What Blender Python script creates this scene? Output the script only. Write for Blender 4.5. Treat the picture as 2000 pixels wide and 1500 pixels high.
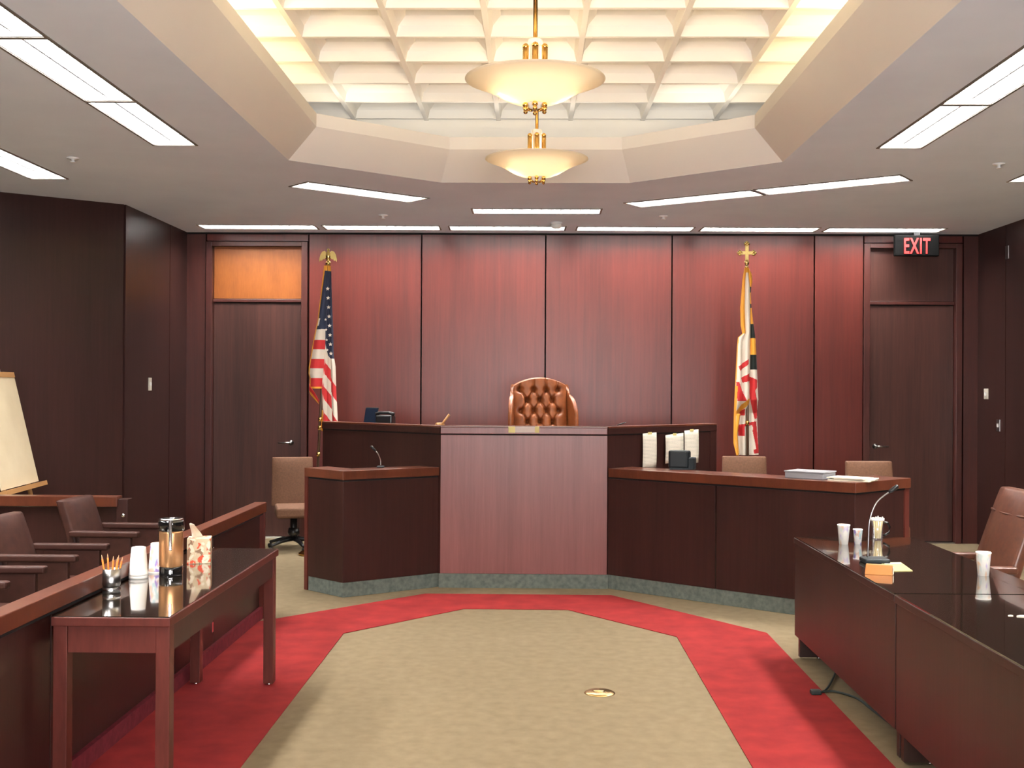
import bpy, bmesh, math, random
from mathutils import Vector, Matrix
from mathutils.geometry import tessellate_polygon
random.seed(7)
C = bpy.context.scene
for o in list(bpy.data.objects): bpy.data.objects.remove(o)
COL = C.collection
PI = math.pi

# ------------------------------------------------------------------ camera
F, CAMH = 2250.0, 1.64
cd = bpy.data.cameras.new('camera'); cam = bpy.data.objects.new('camera', cd); COL.objects.link(cam)
cd.sensor_width = 36; cd.sensor_fit = 'HORIZONTAL'; cd.lens = 36*F/2000; cd.clip_start = .05; cd.clip_end = 100
cam.matrix_world = Matrix.Translation((0, 0, CAMH)) @ Matrix.Rotation(40/F, 4, 'Z') @ Matrix.Rotation(PI/2+7/F, 4, 'X') @ Matrix.Rotation(math.radians(.3), 4, 'Z')
C.camera = cam

# ------------------------------------------------------------------ world and exposure
w = bpy.data.worlds.new('world'); C.world = w; w.use_nodes = True
w.node_tree.nodes['Background'].inputs[0].default_value = (.8, .85, 1, 1)
w.node_tree.nodes['Background'].inputs[1].default_value = .6
C.view_settings.view_transform = 'Standard'; C.view_settings.look = 'None'; C.view_settings.gamma = 1
C.view_settings.use_curve_mapping = False
C.view_settings.exposure = 1.05
TUBE = 22.0          # fluorescent troffer radiance
COVE = 24.0          # cove lamp watts
BULB = 5.5           # pendant bulb watts
FRONT_FILL = 105.0            # strength of added front fill behind the made-up rear windows

# large hidden lamps of the ceiling cove: fluorescent/incandescent strips lying on the cove ledge
def area(name, loc, sx, sy, power, color, rot=(0, 0, 0)):
    l = bpy.data.lights.new(name, 'AREA'); l.shape = 'RECTANGLE'; l.size = sx; l.size_y = sy; l.energy = power; l.color = color
    o = bpy.data.objects.new(name, l); COL.objects.link(o); o.location = loc; o.rotation_euler = rot
    return o
WARM = (1, .76, .42)
area('cove_strip', (0, 9.24, 3.60), 1.5, .05, COVE*.04, (1, .93, .82), (PI-math.radians(-25), 0, 0))
for s in (-1, 1): area('cove_strip', (s*1.36, 8.93, 3.62), .8, .05, COVE*.035, (1, .90, .74), (PI, 0, s*math.radians(-41)))
for s in (-1, 1):
    area('cove_lamp', (s*1.93, 5.75, 3.62), .12, 1.3, COVE, WARM, (PI, s*math.radians(20), 0))
    area('cove_lamp', (s*1.93, 2.6, 3.62), .12, 1.3, COVE, WARM, (PI, s*math.radians(20), 0))
    area('cove_strip', (s*1.93, 7.6, 3.62), .06, 2.0, COVE*.12, WARM, (PI, s*math.radians(20), 0))

# ------------------------------------------------------------------ materials
def mat(name, color, rough=.5, metal=0, spec=.5, emis=None, es=0, coat=0, trans=0, ior=1.45, sheen=0):
    m = bpy.data.materials.new(name); m.use_nodes = True; b = m.node_tree.nodes['Principled BSDF']
    b.inputs['Base Color'].default_value = (*color, 1); b.inputs['Roughness'].default_value = rough
    b.inputs['Metallic'].default_value = metal; b.inputs['Specular IOR Level'].default_value = spec
    b.inputs['Coat Weight'].default_value = coat; b.inputs['Coat Roughness'].default_value = .08
    b.inputs['Transmission Weight'].default_value = trans; b.inputs['IOR'].default_value = ior
    b.inputs['Sheen Weight'].default_value = sheen
    if emis: b.inputs['Emission Color'].default_value = (*emis, 1); b.inputs['Emission Strength'].default_value = es
    return m
def nodes(m): return m.node_tree.nodes, m.node_tree.links, m.node_tree.nodes['Principled BSDF']
def noise_color(m, c1, c2, scale=(10, 10, 10), detail=6, lo=.35, hi=.65, bump=0, dist=0, c3=None):
    n, l, b = nodes(m)
    tc = n.new('ShaderNodeTexCoord'); mp = n.new('ShaderNodeMapping'); mp.inputs['Scale'].default_value = scale
    no = n.new('ShaderNodeTexNoise'); no.inputs['Scale'].default_value = 1; no.inputs['Detail'].default_value = detail
    no.inputs['Distortion'].default_value = dist
    r = n.new('ShaderNodeValToRGB'); r.color_ramp.elements[0].position = lo; r.color_ramp.elements[1].position = hi
    r.color_ramp.elements[0].color = (*c1, 1); r.color_ramp.elements[1].color = (*c2, 1)
    l.new(tc.outputs['Object'], mp.inputs[0]); l.new(mp.outputs[0], no.inputs['Vector']); l.new(no.outputs['Fac'], r.inputs[0])
    l.new(r.outputs[0], b.inputs['Base Color'])
    if bump:
        bm_ = n.new('ShaderNodeBump'); bm_.inputs['Strength'].default_value = bump; bm_.inputs['Distance'].default_value = .002
        l.new(no.outputs['Fac'], bm_.inputs['Height']); l.new(bm_.outputs[0], b.inputs['Normal'])
    return m
def wood(name, c1, c2, rough=.38, scale=(26, 26, .9), spec=.5, coat=0):
    m = mat(name, c1, rough, spec=spec, coat=coat)
    n, l, b = nodes(m)
    tc = n.new('ShaderNodeTexCoord')
    def ns(sc, det, dist):
        mp = n.new('ShaderNodeMapping'); mp.inputs['Scale'].default_value = sc
        no = n.new('ShaderNodeTexNoise'); no.inputs['Scale'].default_value = 1; no.inputs['Detail'].default_value = det; no.inputs['Distortion'].default_value = dist
        l.new(tc.outputs['Object'], mp.inputs[0]); l.new(mp.outputs[0], no.inputs['Vector']); return no
    fine = ns(scale, 5, 0); broad = ns((scale[0]*.11, scale[1]*.11, scale[2]*.35), 3, .6)
    pores = ns((scale[0]*5, scale[1]*5, scale[2]*4), 2, 0)
    a = n.new('ShaderNodeMath'); a.operation = 'MULTIPLY_ADD'; a.inputs[1].default_value = .34
    l.new(fine.outputs['Fac'], a.inputs[0]); 
    b2 = n.new('ShaderNodeMath'); b2.operation = 'MULTIPLY'; b2.inputs[1].default_value = .42; l.new(broad.outputs['Fac'], b2.inputs[0]); l.new(b2.outputs[0], a.inputs[2])
    a2 = n.new('ShaderNodeMath'); a2.operation = 'MULTIPLY_ADD'; a2.inputs[1].default_value = .24
    l.new(pores.outputs['Fac'], a2.inputs[0]); l.new(a.outputs[0], a2.inputs[2])
    r = n.new('ShaderNodeValToRGB'); r.color_ramp.elements[0].position = .36; r.color_ramp.elements[1].position = .64
    r.color_ramp.elements[0].color = (*c1, 1); r.color_ramp.elements[1].color = (*c2, 1)
    l.new(a2.outputs[0], r.inputs[0]); l.new(r.outputs[0], b.inputs['Base Color'])
    bp = n.new('ShaderNodeBump'); bp.inputs['Strength'].default_value = .12; bp.inputs['Distance'].default_value = .001
    l.new(pores.outputs['Fac'], bp.inputs['Height']); l.new(bp.outputs[0], b.inputs['Normal'])
    return m
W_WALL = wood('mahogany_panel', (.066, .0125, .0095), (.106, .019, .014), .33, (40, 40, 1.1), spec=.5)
W_BENCH_LIT = wood('bench_veneer', (.14, .042, .038), (.20, .066, .058), .32, (40, 40, 1.2))  # lighter copy of the bench wood; frontal sheen put into the colour
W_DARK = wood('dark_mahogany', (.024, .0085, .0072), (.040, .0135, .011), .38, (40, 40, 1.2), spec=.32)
W_DOOR = wood('door_veneer', (.035, .014, .011), (.075, .028, .022), .34)
W_RAIL = wood('rail_mahogany', (.075, .020, .010), (.125, .034, .016), .28, (14, 14, 4))
W_TABLE = wood('table_wood', (.065, .015, .011), (.11, .025, .018), .38, (14, 14, 3), spec=.3)
W_TRANSOM_LIT = wood('transom_wood', (.20, .055, .010), (.28, .085, .016), .42, (14, 14, 3))  # left transom only: orange lamp light put into the wood colour
W_DESK = wood('desk_veneer', (.026, .012, .009), (.046, .019, .014), .40, (40, 40, 1.2))
W_FRAME = wood('frame_mahogany', (.045, .012, .010), (.075, .019, .014), .36, (30, 30, 1.2))
M_GAP = mat('shadow_gap', (.006, .005, .005), .9)
M_CARPET = noise_color(mat('carpet_grey_green', (.3, .3, .25), .95, spec=.1), (.160, .124, .075), (.192, .148, .091), (14, 14, 14), 9, .3, .7, .5)
M_RED = noise_color(mat('carpet_red', (.4, .05, .05), .95, spec=.1), (.19, .018, .020), (.26, .025, .024), (6, 6, 6), 9, .3, .7, .5)
M_BASE = noise_color(mat('carpet_base', (.2, .22, .2), .95, spec=.1), (.085, .10, .088), (.14, .155, .135), (30, 30, 30), 6, .3, .7, .5)
M_RBASE = noise_color(mat('carpet_base_red', (.3, .05, .06), .95, spec=.1), (.10, .014, .020), (.15, .02, .027), (30, 30, 30), 6, .3, .7, .4)
M_CEIL = noise_color(mat('ceiling_paint', (.5, .5, .5), .8, spec=.2), (.73, .80, .92), (.78, .85, .97), (2, 2, 2), 5, .3, .7)
M_LIP = mat('tray_paint', (.72, .70, .68), .7, spec=.2)
M_COFFER = mat('coffer_paint', (.88, .86, .81), .7, spec=.2)
M_WHITE = mat('white_enamel', (.8, .8, .8), .4)
M_LOUVRE = mat('louvre_metal', (.10, .10, .10), .35)
M_TUBE = mat('fluorescent_glow', (1, 1, 1), .5, emis=(.93, 1, .97), es=TUBE)
M_TUBEW = mat('fluorescent_glow_wall', (1, 1, 1), .5, emis=(1, .97, .93), es=TUBE*2.2)
M_TRIM = mat('troffer_trim', (.16, .14, .12), .5)
M_BRASS = mat('polished_brass', (.83, .52, .16), .16, 1)
M_GOLD = mat('gold_finial', (.80, .60, .22), .25, 1)
M_PGLASS = None
M_BLACK = mat('black_plastic', (.010, .010, .011), .3)
M_BLACKL = mat('black_gloss', (.006, .006, .006), .08, coat=1)
M_MATTE = mat('matte_black', (.004, .004, .004), .8, spec=.03)
M_DGREY = mat('dark_grey_plastic', (.016, .021, .024), .5, spec=.3)
M_GREY = mat('grey_plastic', (.25, .25, .27), .5)
M_CHROME = mat('chrome', (.8, .8, .82), .12, 1)
M_STEEL = mat('brushed_steel', (.32, .31, .30), .28, 1)
M_COPPER = mat('copper_gold_metal', (.84, .45, .21), .32, .85)
M_IVORY = mat('ivory_plastic', (.62, .58, .50), .4)
M_PAPER = mat('white_paper', (.66, .60, .48), .9)
M_YPAPER = mat('yellow_paper', (.36, .33, .15), .9)
M_FOAM = mat('foam_white', (.85, .83, .78), .6)
M_LEATHER = noise_color(mat('brown_leather', (.10, .03, .015), .32), (.062, .022, .013), (.10, .034, .018), (30, 30, 30), 4, .3, .7, .2)
M_TUFT = noise_color(mat('tufted_leather', (.25, .07, .02), .36), (.17, .046, .013), (.25, .072, .020), (20, 20, 20), 4, .3, .7, .2)
M_VINYL = noise_color(mat('dark_brown_vinyl', (.05, .03, .025), .5, spec=.2), (.032, .012, .009), (.048, .018, .013), (20, 20, 20), 4, .3, .7, .2)
M_TAN = noise_color(mat('tan_upholstery', (.3, .2, .13), .8), (.12, .055, .030), (.165, .078, .042), (60, 60, 60), 4, .3, .7, .3)
M_GLASSTOP = mat('dark_glass_top', (.016, .012, .008), .025, spec=.8, coat=1, ior=1.5)
M_GLASS = mat('clear_glass', (1, 1, 1), .02, trans=1, ior=1.45)
def pane_mat():
    m = bpy.data.materials.new('window_glass'); m.use_nodes = True; n = m.node_tree.nodes; l = m.node_tree.links; n.clear()
    o = n.new('ShaderNodeOutputMaterial'); t = n.new('ShaderNodeBsdfTransparent'); g_ = n.new('ShaderNodeBsdfGlossy'); g_.inputs['Roughness'].default_value = .02
    mx = n.new('ShaderNodeMixShader'); fr = n.new('ShaderNodeFresnel'); l.new(fr.outputs[0], mx.inputs[0]); l.new(t.outputs[0], mx.inputs[1]); l.new(g_.outputs[0], mx.inputs[2]); l.new(mx.outputs[0], o.inputs[0]); return m
M_PANE = pane_mat()
def tumbler_mat():
    m = bpy.data.materials.new('tumbler_glass'); m.use_nodes = True; n = m.node_tree.nodes; l = m.node_tree.links; n.clear()
    o = n.new('ShaderNodeOutputMaterial'); t = n.new('ShaderNodeBsdfTransparent'); g_ = n.new('ShaderNodeBsdfGlossy'); g_.inputs['Roughness'].default_value = .03
    mx = n.new('ShaderNodeMixShader'); mx.inputs[0].default_value = .12; l.new(t.outputs[0], mx.inputs[1]); l.new(g_.outputs[0], mx.inputs[2]); l.new(mx.outputs[0], o.inputs[0]); return m
M_TUMBLER = tumbler_mat()
M_PENCIL = mat('orange_pencil', (.80, .17, .015), .5)
M_LEAD = mat('pencil_wood', (.60, .36, .20), .6)
M_STICK = mat('pale_stick', (.80, .66, .36), .6)
M_REDL = mat('exit_red', (.25, .01, .01), .5, emis=(1, .02, .02), es=1.0)
M_ORG = mat('tan_block', (.34, .12, .022), .5)
M_PAD = noise_color(mat('pad_cream', (.62, .53, .36), .8), (.60, .50, .33), (.68, .58, .40), (3, 3, 3), 4, .3, .7)
M_EASEL = mat('easel_wood', (.42, .22, .08), .5)
M_TAPE = mat('masking_tape', (.62, .54, .22), .6)
M_NAMEP = mat('clouded_plastic', (.42, .33, .28), .35)
M_CABLE = mat('black_cable', (.02, .03, .028), .5)
M_STUD = mat('brass_stud', (.6, .42, .18), .25, 1)
# printed things
def print_mat(name, base, cols, scale, lo=.55, hi=.6):
    m = mat(name, base, .6); n, l, b = nodes(m); prev = None
    tc = n.new('ShaderNodeTexCoord')
    cur = (*base, 1); last = None
    for i, c in enumerate(cols):
        mp = n.new('ShaderNodeMapping'); mp.inputs['Scale'].default_value = scale; mp.inputs['Location'].default_value = (i*3.7, i*1.9, i*5.1)
        no = n.new('ShaderNodeTexNoise'); no.inputs['Scale'].default_value = 1; no.inputs['Detail'].default_value = 2; no.inputs['Distortion'].default_value = .5
        mr = n.new('ShaderNodeMapRange'); mr.inputs[1].default_value = lo; mr.inputs[2].default_value = hi
        mx = n.new('ShaderNodeMix'); mx.data_type = 'RGBA'
        l.new(tc.outputs['Object'], mp.inputs[0]); l.new(mp.outputs[0], no.inputs['Vector']); l.new(no.outputs['Fac'], mr.inputs[0]); l.new(mr.outputs[0], mx.inputs['Factor'])
        if last is None: mx.inputs['A'].default_value = cur
        else: l.new(last, mx.inputs['A'])
        mx.inputs['B'].default_value = (*c, 1); last = mx.outputs['Result']
    l.new(last, b.inputs['Base Color']); return m
M_CUPP = print_mat('printed_cup_purple', (.82, .78, .74), [(.30, .22, .55), (.75, .50, .38), (.45, .60, .62)], (26, 26, 16), .55, .62)
M_CUPO = print_mat('printed_cup_orange', (.84, .80, .74), [(.82, .55, .35), (.60, .50, .70), (.65, .72, .68)], (26, 26, 13), .56, .66)
M_TISSUE = print_mat('floral_tissue_box', (.58, .46, .30), [(.25, .14, .08), (.70, .08, .03), (.75, .65, .50)], (30, 30, 24), .56, .60)
def text_mat(name):
    m = mat(name, (.80, .76, .68), .9); n, l, b = nodes(m)
    tc = n.new('ShaderNodeTexCoord'); sp = n.new('ShaderNodeSeparateXYZ'); l.new(tc.outputs['Object'], sp.inputs[0])
    mu = n.new('ShaderNodeMath'); mu.operation = 'MULTIPLY'; mu.inputs[1].default_value = 85; l.new(sp.outputs['Z'], mu.inputs[0])
    fr = n.new('ShaderNodeMath'); fr.operation = 'FRACT'; l.new(mu.outputs[0], fr.inputs[0])
    no = n.new('ShaderNodeTexNoise'); no.inputs['Scale'].default_value = 160; no.inputs['Detail'].default_value = 1; l.new(tc.outputs['Object'], no.inputs['Vector'])
    g = n.new('ShaderNodeMath'); g.operation = 'GREATER_THAN'; g.inputs[1].default_value = .6; l.new(fr.outputs[0], g.inputs[0])
    g2 = n.new('ShaderNodeMath'); g2.operation = 'MULTIPLY'; l.new(g.outputs[0], g2.inputs[0]); l.new(no.outputs['Fac'], g2.inputs[1])
    mx = n.new('ShaderNodeMix'); mx.data_type = 'RGBA'; mx.inputs['A'].default_value = (.80, .74, .62, 1); mx.inputs['B'].default_value = (.35, .32, .28, 1)
    l.new(g2.outputs[0], mx.inputs['Factor']); l.new(mx.outputs['Result'], b.inputs['Base Color']); return m
M_NOTICE = text_mat('typed_paper')
# pendant bowl glass: thin frosted glass, diffusing and translucent
def frosted():
    m = bpy.data.materials.new('frosted_bowl_glass'); m.use_nodes = True; n = m.node_tree.nodes; l = m.node_tree.links; n.clear()
    o = n.new('ShaderNodeOutputMaterial'); t = n.new('ShaderNodeBsdfTranslucent'); t.inputs[0].default_value = (.95, .90, .80, 1)
    d = n.new('ShaderNodeBsdfPrincipled'); d.inputs['Base Color'].default_value = (.80, .74, .66, 1); d.inputs['Roughness'].default_value = .3
    mx = n.new('ShaderNodeMixShader'); mx.inputs[0].default_value = .45
    l.new(t.outputs[0], mx.inputs[1]); l.new(d.outputs[0], mx.inputs[2]); l.new(mx.outputs[0], o.inputs[0]); return m
M_PGLASS = frosted()

# ------------------------------------------------------------------ mesh helpers
class MB:
    def __init__(s): s.bm = bmesh.new(); s.mats = []
    def mi(s, m):
        if m is None: return 0
        if m not in s.mats: s.mats.append(m)
        return s.mats.index(m)
    def add(s, verts, faces, m=None, smooth=False):
        vs = [s.bm.verts.new(v) for v in verts]; i = s.mi(m); out = []
        for f in faces:
            try: fc = s.bm.faces.new([vs[k] for k in f])
            except ValueError: continue
            fc.material_index = i; fc.smooth = smooth; out.append(fc)
        return vs
    def box(s, x0, x1, y0, y1, z0, z1, m=None):
        v = [(x, y, z) for z in (z0, z1) for y in (y0, y1) for x in (x0, x1)]
        s.add(v, [(0, 2, 3, 1), (4, 5, 7, 6), (0, 1, 5, 4), (2, 6, 7, 3), (0, 4, 6, 2), (1, 3, 7, 5)], m); return s
    def prism(s, pts, z0, z1, m=None):       # pts: counter-clockwise outline in xy
        n = len(pts); a = sum(pts[i][0]*pts[(i+1) % n][1]-pts[(i+1) % n][0]*pts[i][1] for i in range(n))
        if a < 0: pts = pts[::-1]
        v = [(x, y, z0) for x, y in pts]+[(x, y, z1) for x, y in pts]
        s.add(v, [tuple(range(n))[::-1], tuple(range(n, 2*n))]+[(i, (i+1) % n, (i+1) % n+n, i+n) for i in range(n)], m); return s
    def plate(s, p0, p1, z0, z1, t, m=None): # vertical board from p0 to p1, thickness t to the LEFT of p0->p1
        d = Vector(p1)-Vector(p0); d.normalize(); nrm = Vector((-d.y, d.x))*t
        return s.prism([tuple(p0), tuple(p1), (p1[0]+nrm.x, p1[1]+nrm.y), (p0[0]+nrm.x, p0[1]+nrm.y)], z0, z1, m)
    def lathe(s, prof, c=(0, 0, 0), seg=24, m=None, cap=True, smooth=True):
        vs = []; n = len(prof)
        for k in range(seg):
            a = 2*PI*k/seg
            for r, z in prof: vs.append((c[0]+r*math.cos(a), c[1]+r*math.sin(a), c[2]+z))
        f = [(k*n+j, ((k+1) % seg)*n+j, ((k+1) % seg)*n+j+1, k*n+j+1) for k in range(seg) for j in range(n-1)]
        if cap:
            if prof[0][0] > 1e-5: f.append(tuple(k*n for k in range(seg))[::-1])
            if prof[-1][0] > 1e-5: f.append(tuple(k*n+n-1 for k in range(seg)))
        s.add(vs, f, m, smooth); bmesh.ops.remove_doubles(s.bm, verts=s.bm.verts, dist=1e-6); return s
    def cyl(s, c, r, z0, z1, seg=20, m=None, smooth=True): return s.lathe([(r, z0), (r, z1)], (c[0], c[1], 0), seg, m, True, smooth)
    def tube(s, pts, r, seg=8, m=None, cap=True):
        pts = [Vector(p) for p in pts]; rings = []; up = Vector((0, 0, 1)); vs = []
        rs = r if isinstance(r, (list, tuple)) else [r]*len(pts)
        for i, p in enumerate(pts):
            t = (pts[min(i+1, len(pts)-1)]-pts[max(i-1, 0)]).normalized()
            a = t.cross(up)
            if a.length < 1e-3: a = t.cross(Vector((1, 0, 0)))
            a.normalize(); b = t.cross(a).normalized()
            for k in range(seg):
                an = 2*PI*k/seg; vs.append(tuple(p+(a*math.cos(an)+b*math.sin(an))*rs[i]))
        n = len(pts)
        f = [(i*seg+k, i*seg+(k+1) % seg, (i+1)*seg+(k+1) % seg, (i+1)*seg+k) for i in range(n-1) for k in range(seg)]
        if cap: f += [tuple(range(seg))[::-1], tuple(range((n-1)*seg, n*seg))]
        s.add(vs, f, m, True); return s
    def sphere(s, c, r, m=None, sc=(1, 1, 1), seg=14):
        return s.lathe([(max(r*math.sin(PI*i/8)*1, 0), -r*math.cos(PI*i/8)*sc[2]) for i in range(9)], c, seg, m, False)
    def grid(s, fn, nu, nv, m=None, mfn=None, smooth=True):
        vs = [tuple(fn(i/nu, j/nv)) for j in range(nv+1) for i in range(nu+1)]
        V = [s.bm.verts.new(v) for v in vs]
        for j in range(nv):
            for i in range(nu):
                q = [j*(nu+1)+i, j*(nu+1)+i+1, (j+1)*(nu+1)+i+1, (j+1)*(nu+1)+i]
                f = s.bm.faces.new([V[k] for k in q]); f.smooth = smooth
                f.material_index = s.mi(mfn((i+.5)/nu, (j+.5)/nv) if mfn else m)
        return s
    def build(s, name, m, parent=None, bevel=0, seg=2, xf=None, solid=0):
        if xf is not None: bmesh.ops.transform(s.bm, matrix=xf, verts=s.bm.verts)
        if parent is not None:
            bmesh.ops.translate(s.bm, vec=-wloc(parent), verts=s.bm.verts)
        bmesh.ops.recalc_face_normals(s.bm, faces=s.bm.faces)
        me = bpy.data.meshes.new(name); s.bm.to_mesh(me); s.bm.free()
        for q in (s.mats or [m]): me.materials.append(q)
        o = bpy.data.objects.new(name, me); COL.objects.link(o)
        if parent is not None: o.parent = parent
        if solid:
            md = o.modifiers.new('solid', 'SOLIDIFY'); md.thickness = solid; md.offset = 0
        if bevel:
            md = o.modifiers.new('bevel', 'BEVEL'); md.width = bevel; md.segments = seg; md.limit_method = 'ANGLE'; md.angle_limit = math.radians(40)
            md.harden_normals = False
        return o
def wloc(o):
    v = Vector((0, 0, 0))
    while o is not None: v += Vector(o.location); o = o.parent
    return v
def tag(o, label=None, cat=None, group=None, kind=None):
    if label: o['label'] = label
    if cat: o['category'] = cat
    if group: o['group'] = group
    if kind: o['kind'] = kind
    return o
def thing(name, label, cat, loc=(0, 0, 0), rz=0, group=None, kind=None):
    o = bpy.data.objects.new(name, None); COL.objects.link(o); o.location = loc; o.rotation_euler = (0, 0, rz)
    o.empty_display_size = .1
    return tag(o, label, cat, group, kind)
def struct(o, label=None): o['kind'] = 'structure'; o['label'] = label or ''; return o
def dup(root, loc=None, rz=None, label=None, group=None):
    def cp(o, par):
        c = o.copy(); COL.objects.link(c)
        if par is not None: c.parent = par
        for ch in [x for x in KIDS.get(o.name, [])]: cp(ch, c)
        return c
    KIDS = {}
    for o in list(bpy.data.objects):
        if o.parent: KIDS.setdefault(o.parent.name, []).append(o)
    r = cp(root, None)
    if loc is not None: r.location = loc
    if rz is not None: r.rotation_euler = (0, 0, rz)
    if label: r['label'] = label
    if group: r['group'] = group
    return r
def inside(poly, x, y):
    c = False; n = len(poly)
    for i in range(n):
        x0, y0 = poly[i]; x1, y1 = poly[(i+1) % n]
        if (y0 > y) != (y1 > y) and x < (x1-x0)*(y-y0)/(y1-y0)+x0: c = not c
    return c

# ------------------------------------------------------------------ room plan
WY = 12.38; CZ = 3.3
LX, RX = -3.77, 4.78
YR = -1.7
OUT = [(LX, WY), (LX, 10.51), (-6.4, 8.42), (-6.4, YR), (7.2, YR), (7.2, 8.5), (RX, 10.9), (RX, WY)]
# floor: grey-green carpet
fb = MB(); fb.prism([(x*1.01, y if y < WY else WY+.1) for x, y in OUT], -.1, 0); f_ = struct(fb.build('floor', M_CARPET), 'grey-green carpet floor')
oct_out = [(-1.90, 7.98), (-.84, 9.12), (.63, 9.12), (1.58, 7.76), (1.58, .5), (.6, -.6), (-.9, -.6), (-1.90, .5)]
oct_in = [(-1.245, 7.63), (-.5, 8.51), (.27, 8.51), (.96, 7.62), (.96, .9), (.3, 0), (-.55, 0), (-1.245, .9)]
b = MB()
n = 8
vo = [b.bm.verts.new((x, y, .003)) for x, y in oct_out]; vi = [b.bm.verts.new((x, y, .003)) for x, y in oct_in]
for i in range(8): b.bm.faces.new([vo[i], vi[i], vi[(i+1) % 8], vo[(i+1) % 8]])
ring = b.build('floor_carpet_band', M_RED); struct(ring, 'red carpet band inlaid around the well')
md = ring.modifiers.new('solid', 'SOLIDIFY'); md.thickness = .004; md.offset = 0

# ceiling with the tray opening and troffer openings
tray = [(-1.80, 8.42), (-.75, 9.33), (.78, 9.33), (1.82, 8.45), (1.82, 1.2), (.78, .3), (-.75, .3), (-1.80, 1.2)]
TR = []   # troffers: x, y, angle, label, group
row = [(-2.86, 1.18), (-1.575, 1.23), (-.27, 1.22), (1.055, 1.25), (2.35, 1.20), (3.645, 1.23)]
lr = ['leftmost of the six fluorescent troffers along the back wall, above the left door', 'fluorescent troffer along the back wall, second from the left',
      'fluorescent troffer along the back wall, third from the left, smoke detector at its right end', 'fluorescent troffer along the back wall, third from the right',
      'fluorescent troffer along the back wall, above the flag with a cross finial', 'rightmost fluorescent troffer along the back wall, beside the exit sign']
for i, (x, l_) in enumerate(row): TR.append((x, 11.935+.016*(x+2.9), math.radians(.9), lr[i], 'troffers along the back wall'))
TR.append((.03, 10.82, 0, 'single fluorescent troffer parallel to the back wall, in front of its long row', 'troffers around the tray'))
TR.append((-1.47, 9.80, math.radians(41), 'slanting fluorescent troffer left of the tray, alone on its side', 'troffers around the tray'))
TR.append((1.395, 10.105, math.radians(-34.5), 'slanting fluorescent troffer right of the tray, the farther and lower of the two', 'troffers around the tray'))
TR.append((2.415, 9.40, math.radians(-34.5), 'slanting fluorescent troffer right of the tray, the nearer of the two', 'troffers around the tray'))
sides = ['end troffer farthest from the camera', 'second troffer from the far end', 'third troffer from the far end', 'fourth troffer from the far end', 'fifth troffer from the far end']
for i in range(5):
    TR.append((-2.47, 7.29-1.225*i, PI/2, 'fluorescent %s in the row left of the tray' % sides[i], 'troffers in the side rows'))
for i in range(5):
    TR.append((2.51, 7.35-1.225*i, PI/2, 'fluorescent %s in the row right of the tray' % sides[i], 'troffers in the side rows'))
for i in range(5):
    TR.append((-3.89, 8.58-1.225*i, PI/2, 'fluorescent %s over the jury chairs' % sides[i], 'troffers in the outer rows'))
    TR.append((3.92, 8.63-1.225*i, PI/2, 'fluorescent %s of the outer row at the right wall' % sides[i], 'troffers in the outer rows'))
for x in (-3.2, -.9, 1.4, 3.7):  # unseen lamps added to bring sheen onto the bench front
    TR.append((x, -.75, 0, 'fluorescent troffer over the public seating behind the camera', 'troffers over the gallery'))
HL, HW = .595, .14
holes = [[(x, y) for x, y in tray]]
for x, y, a, _, _ in TR:
    ca, sa = math.cos(a), math.sin(a)
    holes.append([(x+ca*u-sa*v, y+sa*u+ca*v) for u, v in ((-HL, -HW), (HL, -HW), (HL, HW), (-HL, HW))])
ceil_out = [(-6.6, WY+.2), (-6.6, YR-.2), (7.4, YR-.2), (7.4, WY+.2)]
polys = [[Vector((x, y, 0)) for x, y in ceil_out]]+[[Vector((x, y, 0)) for x, y in h] for h in holes]
flat = [v for p in polys for v in p]
tris = tessellate_polygon(polys)
b = MB(); b.add([(v.x, v.y, CZ) for v in flat], [tuple(t) for t in tris])
ce = b.build('ceiling', M_CEIL); struct(ce, 'grey painted ceiling')
# tray lip: sloping inward and up, then a short vertical band
def inset(poly, d):
    n = len(poly); out = []
    a = sum(poly[i][0]*poly[(i+1) % n][1]-poly[(i+1) % n][0]*poly[i][1] for i in range(n)); sg = 1 if a > 0 else -1
    for i in range(n):
        p0, p1, p2 = Vector(poly[i-1]), Vector(poly[i]), Vector(poly[(i+1) % n])
        d1 = (p1-p0).normalized(); d2 = (p2-p1).normalized()
        n1 = Vector((-d1.y, d1.x))*sg; n2 = Vector((-d2.y, d2.x))*sg
        bi = (n1+n2).normalized(); out.append(tuple(p1+bi*(d/bi.dot(n1))))
    return out
t1 = inset(tray, .224)
b = MB(); n = 8
ra = [(x, y, CZ) for x, y in tray]; rb = [(x, y, CZ+.224) for x, y in t1]; rc = [(x, y, CZ+.32) for x, y in t1]
t2 = inset(tray, .20)
rd = [(x, y, CZ+.32) for x, y in t2]; re_ = [(x, y, CZ+.26) for x, y in t2]; rf = [(x, y, CZ+.26) for x, y in inset(tray, -.25)]
allv = ra+rb+rc+rd+re_+rf
b.add(allv, [(k*8+i, k*8+(i+1) % 8, (k+1)*8+(i+1) % 8, (k+1)*8+i) for k in range(5) for i in range(8)])
struct(b.build('ceiling_tray_lip', M_LIP), 'octagonal sloping lip around the ceiling tray')
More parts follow.
